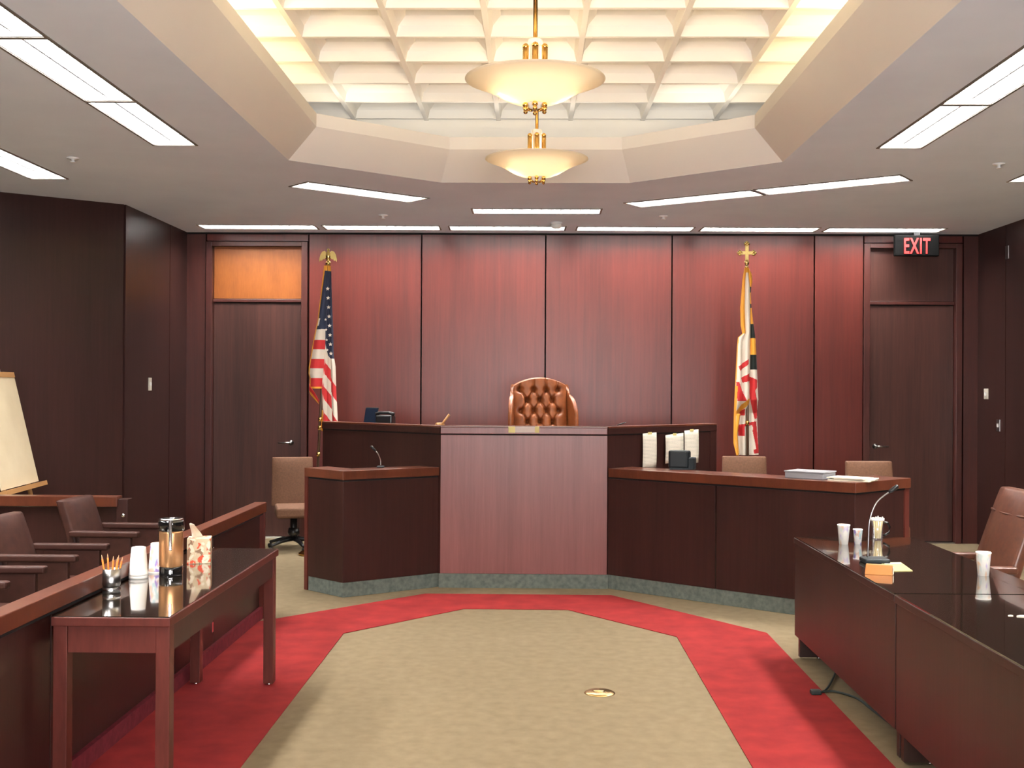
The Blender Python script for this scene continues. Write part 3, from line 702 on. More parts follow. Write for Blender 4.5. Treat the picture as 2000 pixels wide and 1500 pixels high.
def backpt(u, v):
    x = -.255+.50*u; ztop = 1.315-.07*((x+.0)/.25)**2
    z = .5+(ztop-.5)*v
    y = -.05+.06*(v)-.05*math.sin(PI*min(max(u, 0), 1))**.5*0
    bulge = .035*(1-((u-.5)*2)**4)
    edge = 0 if v < .97 else 0.02
    return Vector((x, y+.06*v-bulge-tuft(x, z)+(0.03 if v > .995 else 0), z))
b = MB(); b.grid(backpt, 96, 150, M_TUFT)
bk = b.build('backrest', M_TUFT, None); bk.parent = jt
b = MB(); b.grid(lambda u, v: Vector((-.27+.54*u, (.07+.06*v) if 0 < v else .05, .5+(1.318-.07*((-.27+.54*u)/.25)**2-.5)*v)), 16, 12, M_TUFT)
bo = b.build('back_shell', M_TUFT, None, solid=.03); bo.parent = jt
for s in (-1, 1):
    pts = [(s*.245, .03, .50), (s*.262, .0, .9), (s*.268, .03, 1.15), (s*.258, .07, 1.262)]
    b = MB()
    def wing(u, v, s=s):
        z = .45+(1.262-.45)*v; f_ = math.sin(min(1, (1-v)*2.6)*PI/2)
        x = s*(.248+.055*u*f_+.012); y = .10-.26*u*f_-.02+.04*v
        if v > .8: z -= .07*u*((v-.8)/.2)
        return Vector((x, y, z))
    b.grid(wing, 8, 16, M_TUFT); o = b.build('wing', M_TUFT, None, solid=.042, bevel=.0); o.parent = jt
    md = o.modifiers.new('sub', 'SUBSURF'); md.levels = 1; md.render_levels = 2
    b = MB(); b.box(s*.30-.045, s*.30+.045, -.42, .06, .50, .66); o = b.build('armrest', M_TUFT, None, bevel=.035, seg=3); o.parent = jt
for bx, bz in BT:
    b = MB(); u = (bx+.255)/.5; yy = backpt(u, (bz-.5)/(1.315-.07*((bx)/.25)**2-.5)).y
    b.lathe([(0, 0), (.008, -.002), (.010, -.006), (0, -.009)], seg=10, m=M_TUFT)
    o = b.build('button', M_TUFT, None, xf=Matrix.Translation((bx, yy+.002, bz)) @ Matrix.Rotation(-PI/2, 4, 'X')); o.parent = jt
b = MB(); b.box(-.26, .26, -.42, .06, .40, .54); o = b.build('seat', M_TUFT, None, bevel=.04, seg=3); o.parent = jt
b = MB(); b.cyl((0, -.15), .04, .0, .42, 16); o = b.build('column', M_BLACK, None); o.parent = jt
for k in range(5):
    a = 2*PI*k/5; b = MB(); b.tube([(0, -.15, .10), (.28*math.cos(a), -.15+.28*math.sin(a), .03)], [.03, .028], 8); o = b.build('leg', M_BLACK, None); o.parent = jt

# ------------------------------------------------------------------ flags
CR, CWt, CBl, CGo, CBk = mat('flag_red', (.50, .022, .024), .75), mat('flag_white', (.70, .62, .52), .75), mat('flag_blue', (.018, .024, .052), .75), mat('flag_gold', (.72, .33, .035), .7), mat('flag_black', (.008, .012, .010), .7)
M_POLE = mat('dark_pole', (.07, .035, .02), .3)
def zsnap(*a): return None
def interp(tab, y):
    if y <= tab[0][0]: return tab[0][1]
    for (y0, v0), (y1, v1) in zip(tab, tab[1:]):
        if y <= y1: return v0+(v1-v0)*(y-y0)/(y1-y0)
    return tab[-1][1]
# United States flag, draped and furled round its leaning pole. Units of the drape table: 1/740 m, y down from z=2.86
fl = thing('national_flag', 'stars and stripes flag with gold fringe hanging on an eagle topped pole at the left', 'flag', (-2.06, 11.2, 0))
K = 1/813.0
def w3(x, y, dep): return Vector((-2.0+(x-238)*K, 11.2+dep, 2.98-(y-60)*K))
Ltab = [(190, 208), (240, 203), (620, 160), (800, 124), (1000, 92), (1050, 90), (1080, 100), (1150, 100), (1180, 104)]
Rtab = [(190, 258), (240, 262), (400, 266), (700, 280), (900, 285), (990, 300), (1200, 308), (1400, 320), (1500, 322)]
Mtab = [(190, 235), (240, 240), (600, 222), (860, 222), (1050, 205), (1150, 196), (1400, 200), (1500, 202)]
M2tab = [(190, 250), (240, 254), (600, 252), (860, 262), (1050, 268), (1200, 272), (1400, 280), (1500, 284)]
def us_col(x, y):
    L, R_, M1, M2 = interp(Ltab, y), interp(Rtab, y), interp(Mtab, y), interp(M2tab, y)
    if x < L+11: return CGo
    if y < 232: return CGo
    if x < M1:
        if y < 700-(x-150)*.08: 
            if y > 610 and x < L+24 and y < 670: return CWt
            return CBl
        if y > 1150: return CGo
        for y0, y1, c in ((690, 780, CWt), (780, 855, CR), (855, 932, CWt), (932, 1005, CR), (1005, 1082, CWt), (1082, 1150, CR)):
            if y0 <= y < y1: return c
        return CR
    if x < M2:
        yy = y-(x-210)*1.25
        if y < 700+(x-M1)*3.6+120 and yy < 860:
            return CBl
        for y0, y1, c in ((600, 945, CWt), (945, 1040, CR), (1040, 1145, CWt), (1145, 1245, CR), (1245, 1350, CWt), (1350, 1450, CR), (1450, 1600, CWt)):
            if y0 <= yy < y1: return c
        return CBl
    yy = y-(x-270)*1.9
    if y < 930:
        return CBl
    for y0, y1, c in ((600, 1080, CWt), (1080, 1190, CR), (1190, 1330, CWt), (1330, 1440, CR), (1440, 1600, CWt)):
        if y0 <= yy < y1: return c
    return CBl
def us_pt(u, v):
    y0 = 190; 
    # left lobe ends higher than the right lobe
    yend = 1165 if u < .42 else 1165+(1500-1165)*min(1, (u-.42)/.06)
    y = y0+(yend-y0)*v
    L, R_ = interp(Ltab, y), interp(Rtab, y); x = L+(R_-L)*u
    M1 = interp(Mtab, y); M2 = interp(M2tab, y)
    # lay u on piecewise folds so that the creases fall at u=.42 and .74
    if u < .42: x = L+(M1-L)*u/.42
    elif u < .74: x = M1+(M2-M1)*(u-.42)/.32
    else: x = M2+(R_-M2)*(u-.74)/.26
    g_ = min(1, v*1.6)
    if u < .42: dep = -.05*g_*math.sin(PI*u/.42)-.01
    elif u < .74: dep = .045*g_*(1-abs((u-.58)/.16))-.012-.03*g_*math.sin(PI*(u-.42)/.32)
    else: dep = -.05*g_*math.sin(PI*(u-.74)/.26)+.01
    return w3(x, y, dep), x, y
b = MB(); b.grid(lambda u, v: us_pt(u, v)[0], 72, 330, mfn=lambda u, v: us_col(*us_pt(u, v)[1:])); b.build('cloth', CBl, fl, solid=.003)
# curl of fringe below the left lobe
b = MB(); b.grid(lambda u, v: w3(interp([(0, 100), (.35, 104), (1, 172)], u)-6*math.sin(v*PI), interp([(0, 1150), (.35, 1215), (1, 1290)], u)-(v*(30+40*math.sin(PI*u))), .01-.06*v*math.sin(PI*u)), 20, 8, mfn=lambda u, v: CGo if v < .45 else CR)
b.build('fringe_curl', CGo, fl, solid=.003)
b = MB(); b.grid(lambda u, v: w3(interp([(0, 186), (1, 205)], u), 1330+u*10+v*165, -.005+.02*math.sin(u*PI)), 4, 8, mfn=lambda u, v: CGo); b.build('fringe_tail', CGo, fl, solid=.003)
def star(cx, cz, r, c):
    pts = []
    for k in range(10):
        a = PI/2+k*PI/5; q = r if k % 2 == 0 else r*.45; pts.append((c.x+q*math.cos(a), c.y, c.z+q*math.sin(a)))
    return pts
for k in range(8):
    y = 378+k*73; x = interp([(378, 247), (900, 276)], y)
    u_ = None
    c = w3(x, y, -.075-.0*k); 
    b = MB(); p_ = star(0, 0, .020, c); b.add(p_+[(px_, py_+.006, pz_) for px_, py_, pz_ in p_], [tuple(range(10)), tuple(range(10, 20))]+[(i, (i+1) % 10, (i+1) % 10+10, i+10) for i in range(10)]); o = b.build('star', CWt, fl)
for k in range(4):
    y = 620+k*80; x = interp([(620, 228), (900, 245)], y); c = w3(x, y, -.052)
    b = MB(); p_ = star(0, 0, .014, c); b.add(p_+[(px_, py_+.006, pz_) for px_, py_, pz_ in p_], [tuple(range(10)), tuple(range(10, 20))]+[(i, (i+1) % 10, (i+1) % 10+10, i+10) for i in range(10)]); o = b.build('star', CWt, fl)
b = MB(); b.tube([(-2.125, 11.2, .06), (-2.0, 11.2, 2.83)], .013, 12); pole = b.build('pole', M_POLE, fl)
b = MB(); b.lathe([(0, 0), (.14, 0), (.15, .02), (.10, .05), (.03, .07), (.02, .14), (0, .14)], (-2.125, 11.2, 0)); b.build('stand', M_BRASS, fl)
for zz in (1.32, 1.24, .98):
    xx = -2.125+(zz-.06)*.0451; b = MB(); b.lathe([(.0, -.02), (.018, -.02), (.019, 0), (.018, .02), (0, .02)], (xx, 11.2, zz)); b.build('brass_ferrule', M_BRASS, fl)
# eagle
b = MB(); b.lathe([(0, 2.82), (.02, 2.825), (.028, 2.845), (.02, 2.86), (.012, 2.865), (.02, 2.88), (.026, 2.91), (.022, 2.945), (.011, 2.96), (.014, 2.975), (.008, 2.987), (0, 2.99)], (-1.998, 11.2, 0), 16)
b.tube([(-1.998, 11.185, 2.972), (-1.998, 11.16, 2.966)], [.006, .001], 6); eg = b.build('eagle_finial', M_GOLD, fl)
for s in (-1, 1):
    b = MB(); pr = [(0, 2.93), (.025, 2.965), (.05, 2.955), (.068, 2.925), (.078, 2.88), (.076, 2.855), (.060, 2.875), (.052, 2.862), (.042, 2.885), (.032, 2.878), (.015, 2.895)]
    vv = [(-1.998+s*(x+.008), 11.19, z) for x, z in pr]; n_ = len(vv)
    b.add(vv+[(x, 11.205, z) for x, y, z in vv], [tuple(range(n_)), tuple(range(n_, 2*n_))]+[(i, (i+1) % n_, (i+1) % n_+n_, i+n_) for i in range(n_)])
    b.build('eagle_wing', M_GOLD, eg)

# state flag: gold/black and red/white quarters, cross botony finial
f2 = thing('state_flag', 'gold, black, red and white quartered flag on a cross topped pole at the right', 'flag', (2.07, 11.2, 0))
K2 = 1/686.0
def w4(x, y, dep): return Vector((2.07+(x-236)*K2, 11.2+dep, 3.06-(y-45)*K2))
L2 = [(215, 218), (300, 205), (480, 192), (600, 196), (655, 206), (680, 178), (740, 172), (1000, 160), (1200, 152), (1380, 150), (1460, 170)]
R2 = [(215, 245), (260, 266), (310, 270), (350, 262), (400, 258), (450, 262), (500, 268), (590, 280), (700, 296), (890, 306), (1100, 316), (1440, 332)]
A2 = [(215, 228), (300, 222), (480, 218), (650, 225), (700, 205), (1460, 205)]
B2 = [(215, 240), (340, 255), (600, 259), (900, 258), (1100, 256), (1460, 252)]
PW = CWt
reds = [[(178, 872), (243, 822), (244, 855), (188, 902)], [(195, 948), (250, 915), (252, 968), (208, 978)], [(166, 975), (182, 975), (232, 1098), (172, 1100)],
        [(252, 935), (282, 950), (306, 960), (305, 1010), (288, 1030), (322, 1180), (318, 1215), (300, 1222), (255, 1070)],
        [(186, 1262), (300, 1236), (330, 1430), (300, 1300), (282, 1262), (232, 1270), (230, 1335), (188, 1335)], [(296, 1240), (312, 1235), (334, 1445), (318, 1445), (285, 1300)],
        [(292, 1425), (332, 1415), (332, 1450), (296, 1450)], [(196, 1172), (228, 1150), (232, 1195), (205, 1200)]]
def md_col(x, y):
    L, R_, A_, B__ = interp(L2, y), interp(R2, y), interp(A2, y), interp(B2, y)
    if y < 250: return CGo
    if y < 655 and x < A_+2: return CGo
    if x >= B__ and y < 890:
        for y0, y1, c in ((0, 345, CGo), (345, 380, CBk), (380, 455, CGo), (455, 485, CBk), (485, 590, CGo), (590, 685, CBk), (685, 792, CGo), (792, 893, CBk)):
            if y0 <= y < y1: return c
    if y > 640 and x < L+5 and y < 1000: return CGo
    if y > 1000 and x < L+14: return CGo
    if abs((y-1180)-(x-175)*-1.07) < 22 and 168 < x < 256 and y > 1085: return CGo
    for p in reds:
        if inside(p, x, y): return CR
    return PW
def md_pt(u, v):
    y = 215+(1462-215)*v; L, R_, A_, B__ = interp(L2, y), interp(R2, y), interp(A2, y), interp(B2, y)
    if u < .3: x = L+(A_-L)*u/.3
    elif u < .6: x = A_+(B__-A_)*(u-.3)/.3
    else: x = B__+(R_-B__)*(u-.6)/.4
    g_ = min(1, .3+v*1.3)
    if u < .3: dep = .012-.045*g_*math.sin(PI*u/.3)
    elif u < .6: dep = .012-.055*g_*math.sin(PI*(u-.3)/.3)
    else: dep = .03*g_-.05*g_*math.sin(PI*(u-.6)/.4)
    return w4(x, y, dep-.035+.10*max(0, min(1, (y-1090)/90))*(1 if u > .22 else u/.22)), x, y
b = MB(); b.grid(lambda u, v: md_pt(u, v)[0], 72, 330, mfn=lambda u, v: md_col(*md_pt(u, v)[1:])); b.build('cloth', CWt, f2, solid=.003)
b = MB(); b.grid(lambda u, v: w4(interp([(0, 170), (.5, 160), (1, 178)], v)+u*26*(1-.6*v), 1185+v*270, -.01-.02*math.sin(u*PI)), 6, 20, mfn=lambda u, v: CGo); b.build('fringe_curl', CGo, f2, solid=.003)
b = MB(); b.tube([(2.095, 11.2, .06), (2.07, 11.2, 2.84)], .013, 12); b.build('pole', M_POLE, f2)
b = MB(); b.lathe([(0, 0), (.14, 0), (.15, .02), (.10, .05), (.03, .07), (.02, .14), (0, .14)], (2.095, 11.2, 0)); b.build('stand', M_BRASS, f2)
for zz in (1.31,): b = MB(); b.lathe([(0, -.02), (.018, -.02), (.019, 0), (.018, .02), (0, .02)], (2.083, 11.2, zz)); b.build('brass_ferrule', M_BRASS, f2)
b = MB(); b.box(2.054, 2.086, 11.19, 11.21, 2.86, 3.03); b.box(2.01, 2.13, 11.188, 11.212, 2.941, 2.972)
for cx_, cz_ in ((2.07, 3.045), (2.003, 2.9565), (2.137, 2.9565)):
    for dx, dz in ((0, .014), (0, -.014), (.014, 0), (-.014, 0)):
        b.sphere((cx_+dx, 11.2, cz_+dz), .0155)
b.lathe([(0, 2.80), (.016, 2.805), (.016, 2.83), (.01, 2.835), (.022, 2.85), (.024, 2.87), (.012, 2.89), (0, 2.89)], (2.07, 11.2, 0), 14)
b.build('cross_finial', M_GOLD, f2)

# ------------------------------------------------------------------ exit sign
ex = thing('exit_sign', 'red lettered EXIT sign with black housing under the ceiling above the right door', 'sign', (4.0, 12.15, 3.15))
b = MB(); b.box(3.80, 4.26, 12.16, 12.22, 3.045, 3.262); b.build('housing', M_MATTE, ex, bevel=.006)
b = MB(); b.box(4.0, 4.06, 12.165, 12.215, 3.262, 3.298); b.build('mount', M_BLACK, ex)
tcv = bpy.data.curves.new('lettering', 'FONT'); tcv.body = 'EXIT'; tcv.size = .235; tcv.extrude = .003; tcv.offset = .004; tcv.space_character = 1.12
tmp = bpy.data.objects.new('lettering_source', tcv); COL.objects.link(tmp); bpy.context.view_layer.update()
tme = bpy.data.meshes.new_from_object(tmp.evaluated_get(bpy.context.evaluated_depsgraph_get())); bpy.data.objects.remove(tmp)
to = bpy.data.objects.new('lettering', tme); COL.objects.link(to); tme.materials.clear(); tme.materials.append(M_REDL)
to.parent = ex; to.location = (3.885-4.0, 12.154-12.15, 3.070-3.15); to.rotation_euler = (PI/2, 0, 0); to.scale = (.53, .98, 1)

# ------------------------------------------------------------------ wall plates and ceiling fittings
def plate(name, x, y, z, w_, h_, label, sgn, m=M_IVORY, tog=True):
    o = thing(name, label, 'switch' if 'switch' in name else 'wall plate', (x, y, z))
    b = MB(); b.box(min(x, x+sgn*.008), max(x, x+sgn*.008), y-w_/2, y+w_/2, z-h_/2, z+h_/2); b.build('cover', m, o, bevel=.003)
    if tog:
        b = MB(); b.box(min(x+sgn*.008, x+sgn*.018), max(x+sgn*.008, x+sgn*.018), y-.01, y+.01, z-.018, z+.018); b.build('toggle', M_WHITE, o)
plate('light_switch', LX+.03, 11.19, 1.655, .085, .125, 'small ivory switch plate on the left side wall', 1)
plate('light_switch', RX-.03, 12.14, 1.60, .11, .11, 'ivory switch plate on the right wall beside the right door', -1)
plate('outlet_plate', RX-.03, 11.82, 1.28, .085, .12, 'lower grey plate on the right wall below the switch', -1, M_STEEL)
plate('outlet_plate', RX-.03, 11.62, 3.02, .08, .13, 'narrow grey plate high on the right wall under the ceiling', -1, M_STEEL, False)
o = thing('ceiling_sprinkler', 'x', 'sprinkler')
b = MB(); b.lathe([(0, 0), (.045, 0), (.042, -.008), (.012, -.012), (.010, -.03), (0, -.03)], seg=20); b.build('escutcheon', M_WHITE, o)
b = MB(); b.lathe([(0, -.03), (.02, -.03), (.02, -.034), (0, -.034)], seg=14); b.build('deflector', M_WHITE, o)
SP = [((-3.36, 8.34, CZ), 'sprinkler on the grey ceiling left, between the two troffer rows'), ((-1.45, 11.1, CZ), 'sprinkler on the grey ceiling, in front of the long row at left'),
      ((1.25, 11.1, CZ), 'sprinkler on the grey ceiling, in front of the long row at right'), ((3.41, 8.5, CZ), 'sprinkler on the grey ceiling at the far right'),
      ((-1.2, 7.0, ZT), 'sprinkler in the coffers at left of the pendants'), ((1.19, 7.0, ZT), 'sprinkler in the coffers at right of the pendants')]
o.location = SP[0][0]; o['label'] = SP[0][1]; o['group'] = 'ceiling sprinklers'
for l_, s_ in SP[1:]: dup(o, l_, 0, s_)
o = thing('smoke_detector', 'clear domed smoke detector on the ceiling before the back wall', 'smoke detector', (.23, 11.55, CZ))
b = MB(); b.lathe([(0, 0), (.065, 0), (.062, -.02), (0, -.02)], (.23, 11.55, CZ)); b.build('base', M_WHITE, o)
b = MB(); b.lathe([(.05, -.02), (.055, -.045), (.04, -.06), (0, -.062)], (.23, 11.55, CZ)); b.build('dome', M_FOAM, o)

# ------------------------------------------------------------------ jury box
jw = thing('jury_barrier', 'long low dark jury box wall with bright mahogany cap rail, running along the left side', 'partition', (-1.95, 5, 0))
y0, y1 = .2, 8.1
seam = 6.93
for a, c in ((y0, 2.2), (2.21, 4.57), (4.58, seam), (seam+.008, y1)):
    b = MB(); b.box(-1.955, -1.92, a, c, .08, .745); b.build('panel', W_DARK, jw, bevel=.002)
b = MB(); b.box(-1.965, -1.895, y0, y1, .735, .752); b.build('rail_groove', M_GAP, jw)
b = MB(); b.box(-1.965, -1.878, y0, y1+.03, .752, .82); b.build('cap_rail', W_RAIL, jw, bevel=.004)
b = MB(); b.box(-1.962, -1.885, y1, y1+.03, 0, .752); b.build('end_post', W_TABLE, jw, bevel=.003)
b = MB(); b.box(-1.96, -1.895, y0, y1, 0, .085); b.build('carpet_base', M_RBASE, jw)
b = MB(); b.lathe([(0, 0), (.014, 0), (.014, .008), (.009, .012), (0, .012)], seg=16); b.build('lock', M_CHROME, jw, xf=Matrix.Translation((-1.92, seam-.03, .66)) @ Matrix.Rotation(PI/2, 4, 'Y'))
b = MB(); b.box(-1.92, -1.915, seam-.045, seam-.012, .16, .22); b.build('hinge', M_CHROME, jw)
b = MB(); b.lathe([(0, 0), (.03, 0), (.028, .012), (0, .02)], seg=18); b.build('wall_bumper', M_GREY, jw, xf=Matrix.Translation((-1.92, 4.70, .12)) @ Matrix.Rotation(PI/2, 4, 'Y'))
bj = thing('back_barrier', 'dark partition with mahogany cap rail crossing behind the jury chairs at left', 'partition', (-4.5, 8.55, 0))
for a, c in ((-6.2, -4.6), (-4.59, -3.08)):
    b = MB(); b.box(a, c, 8.50, 8.535, .08, .735); b.build('panel', W_DARK, bj)
b = MB(); b.box(-6.2, -3.06, 8.44, 8.56, .745, .82); b.build('cap_rail', W_RAIL, bj, bevel=.004)
b = MB(); b.box(-3.075, -2.99, 8.47, 8.57, 0, .80); b.build('end_post', W_DARK, bj, bevel=.003)
b = MB(); b.box(-6.2, -3.08, 8.49, 8.545, 0, .08); b.build('carpet_base', M_RBASE, bj)
b = MB(); b.lathe([(0, 0), (.014, 0), (.014, .01), (0, .012)], seg=14); b.build('latch', M_CHROME, bj, xf=Matrix.Translation((-3.02, 8.47, .68)) @ Matrix.Rotation(PI/2, 4, 'X'))

# ------------------------------------------------------------------ flip chart
es = thing('flip_chart_easel', 'wooden easel with metal clamp and tray standing behind the back barrier at far left', 'easel', (-4.2, 9.2, 0))
pb0, pb1 = Vector((-4.06, 8.74, .83)), Vector((-4.16, 9.62, .83))     # bottom corners of the pad
lean = Vector((-.21, -.02, .90)); uu = (pb1-pb0).normalized(); ww = lean.normalized(); nn3 = uu.cross(ww).normalized()
if nn3.x < 0: nn3 = -nn3
pd = MB()
def P3(s, t, dpt): return tuple(pb0+uu*s+ww*t+nn3*dpt)
Lp = (pb1-pb0).length; Hp = lean.length
def slab(m_, s0, s1, t0, t1, d0, d1):
    vs = [P3(s, t, d) for d in (d0, d1) for t in (t0, t1) for s in (s0, s1)]
    m_.add(vs, [(0, 2, 3, 1), (4, 5, 7, 6), (0, 1, 5, 4), (2, 6, 7, 3), (0, 4, 6, 2), (1, 3, 7, 5)])
pad = thing('flip_chart_pad', 'large cream paper pad leaning on the easel at far left', 'pad', tuple(pb0))
slab(pd, 0, Lp, .0, Hp, .0, .012); pd.build('sheets', M_PAD, pad)
pd = MB(); slab(pd, 0, Lp, Hp-.03, Hp+.012, -.003, .018); pd.build('binding', M_EASEL, pad)
b = MB(); slab(b, -.02, Lp+.09, -.045, -.008, -.03, .05); b.build('tray', M_EASEL, es)
b = MB(); slab(b, Lp*.66, Lp*.66+.05, Hp+.0, Hp+.05, -.02, -.006); b.build('clamp', M_STEEL, es)
for s0 in (.12, Lp-.17):
    b = MB(); p_t = Vector(P3(s0, Hp+.02, -.022)); p_b = Vector(P3(s0, -.85, -.022)); p_b.z = .0
    b.tube([tuple(p_b), tuple(p_t)], .018, 8); b.build('leg', M_EASEL, es)
b = MB(); b.tube([(-4.52, 9.30, 0), tuple(Vector(P3(Lp/2, Hp*.9, -.03)))], .016, 8); b.build('leg', M_EASEL, es)

# ------------------------------------------------------------------ left side table
TX0, TX1, TY0, TY1, TZ = -1.872, -1.405, 4.46, 6.38, .74
lt = thing('side_table', 'narrow glass topped mahogany table against the jury box wall', 'table', (-1.63, 5.4, 0))
b = MB(); b.box(TX0, TX1, TY0, TY1, TZ-.04, TZ-.004); b.build('tabletop', W_TABLE, lt, bevel=.004)
b = MB(); b.box(TX0+.006, TX1-.006, TY0+.006, TY1-.006, TZ-.004, TZ); b.build('glass_top', M_GLASSTOP, lt)
LEG = .055
for x in (TX0+.004, TX1-.06-.0):
    for y in (TY0+.012, TY1-.10):
        b = MB(); b.box(x, x+LEG, y, y+LEG+.005, .014, TZ-.04); lg = b.build('leg', W_TABLE, lt, bevel=.003)
        b = MB(); b.lathe([(0, .0), (.014, 0), (.016, .01), (.01, .016), (0, .016)], (x+LEG/2, y+LEG/2, 0), 14); b.build('glide', M_CHROME, lg)
b = MB(); b.box(TX0+.06, TX1-.06, TY0+.02, TY0+.045, TZ-.145, TZ-.04); b.build('end_apron', W_TABLE, lt)
b = MB(); b.box(TX0+.06, TX1-.06, TY1-.075, TY1-.05, TZ-.145, TZ-.04); b.build('end_apron', W_TABLE, lt)
b = MB(); b.box(TX1-.035, TX1-.012, TY0+.07, TY1-.10, TZ-.145, TZ-.04); b.build('side_apron', W_DARK, lt)
b = MB(); b.box(TX0+.012, TX0+.035, TY0+.07, TY1-.10, TZ-.145, TZ-.04); b.build('side_apron', W_DARK, lt)

# things on it
def at(name, lab, cat, x, y, z, rz=0, g=None): return thing(name, lab, cat, (x, y, z), rz, g)
def part(par, mb, nm, m, **k):
    o = mb.build(nm, m, None, **k); o.parent = par; return o
pc = at('pencil_cup', 'brushed metal cup at the near end of the left side table', 'cup', -1.825, 4.98, TZ)
b = MB(); b.lathe([(0, 0), (.036, 0), (.038, .004), (.038, .022), (.0355, .026), (.0355, .030), (.038, .034), (.038, .104), (.036, .104), (.036, .006), (0, .006)], seg=28); part(pc, b, 'body', M_STEEL)
b = MB(); b.lathe([(.0383, .012), (.0395, .015), (.0383, .018)], seg=28, cap=False); part(pc, b, 'ring', M_CHROME)
pencils = [(-.022, -.034, .165), (-.010, -.014, .170), (.0, .006, .158), (.012, .024, .162), (.020, .036, .152), (.004, .014, .150)]
pl_ = ['leftmost, leaning far left', 'second from the left, the tallest', 'third from the left', 'upright and right of centre', 'rightmost, leaning right', 'in the middle behind the others']
for i, (bx, tx, h) in enumerate(pencils):
    o = at('pencil', 'orange pencil in the metal cup, %s' % pl_[i], 'pencil', -1.825, 4.98, TZ, 0, 'orange pencils in the metal cup')
    y_ = -.012+.006*i
    p0, p1 = Vector((bx*.6, y_, .008)), Vector((tx*1.05, y_*1.3, h-.018)); dd = (p1-p0).normalized()
    b = MB(); b.tube([p0, p1], .0040, 6); part(o, b, 'shaft', M_PENCIL)
    b = MB(); b.tube([p1, p1+dd*.018], [.0040, .0006], 6); part(o, b, 'point', M_LEAD)
def cup_prof(r0, r1, h, t=.002): return [(0, .004), (r0-t, .004), (r1-t, h-.003), (r1+.001, h), (r1+.0025, h-.004), (r1, h-.008), (r0, 0), (0, 0)]
fc = at('foam_cup', 'plain white foam cup upside down on the left side table, lower one of the stack', 'cup', -1.838, 5.36, TZ, 0, 'upside down foam cups')
b = MB(); b.lathe([(.041, 0), (.044, .002), (.044, .012), (.042, .014), (.0335, .128), (.0315, .131), (0, .131)], seg=32, cap=False); part(fc, b, 'wall', M_FOAM)
fc2 = at('foam_cup', 'plain white foam cup upside down on the left side table, upper one of the stack', 'cup', -1.838, 5.36, TZ+.014, 0, 'upside down foam cups')
b = MB(); b.lathe([(.042, .0), (.0445, .001), (.0445, .010), (.0425, .012), (.034, .118), (.032, .131), (0, .131)], seg=32, cap=False); part(fc2, b, 'wall', M_FOAM)
b = MB(); b.lathe([(.020, .131), (.024, .133), (.0265, .131)], seg=32, cap=False); part(fc2, b, 'base_ring', M_FOAM)
pcup = at('printed_paper_cup', 'purple and teal printed cup upside down between the foam cups and the flask', 'cup', -1.806, 5.53, TZ)
b = MB(); b.lathe([(.041, 0), (.0435, .003), (.041, .012), (.031, .138), (.029, .142), (0, .140)], seg=32, cap=False); part(pcup, b, 'wall', M_CUPP)
b = MB(); b.lathe([(.0435, .0), (.0445, .004), (.0435, .008)], seg=32, cap=False); part(pcup, b, 'lip', M_FOAM)
th = at('vacuum_flask', 'tall copper coloured coffee flask with black top on the left side table', 'flask', -1.712, 5.445, TZ, math.radians(14))
b = MB(); b.lathe([(0, 0), (.053, 0), (.0545, .004), (.0545, .042), (.052, .045), (0, .045)], seg=40); part(th, b, 'base_band', M_BLACKL)
b = MB(); b.lathe([(.052, .045), (.056, .050), (.056, .205), (.054, .212), (.04, .212)], seg=40, cap=False); part(th, b, 'body', M_COPPER)
b = MB(); b.lathe([(.054, .212), (.060, .216), (.061, .255), (.058, .262), (0, .264)], seg=40, cap=False); part(th, b, 'lid', M_BLACKL)
b = MB(); b.lathe([(.040, .262), (.055, .263), (.057, .268), (.054, .272), (.040, .270)], seg=40, cap=False); part(th, b, 'top_ring', M_CHROME)
b = MB(); b.box(-.008, .008, -.068, -.054, .125, .272); part(th, b, 'spout_strip', M_CHROME, bevel=.004)
b = MB(); b.box(-.005, .005, -.060, -.0535, .012, .034); part(th, b, 'badge', M_CHROME, bevel=.002)
tb = at('tissue_box', 'square tissue box with red floral print behind the flask', 'tissue box', -1.695, 5.855, TZ, math.radians(12))
b = MB(); b.box(-.058, .058, -.058, .058, 0, .128); part(tb, b, 'carton', M_TISSUE, bevel=.003)
ti = MB(); ti.grid(lambda u, v: Vector((-.035+(.05*u+.004*math.sin(9*u))*(1-.55*v)-.014*v, -.02+.04*u*(1-v)+.01*math.sin(5*v), .127+.078*v*(1-.15*abs(u-.3)))), 8, 8)
part(tb, ti, 'tissue', M_PAPER, solid=.002)

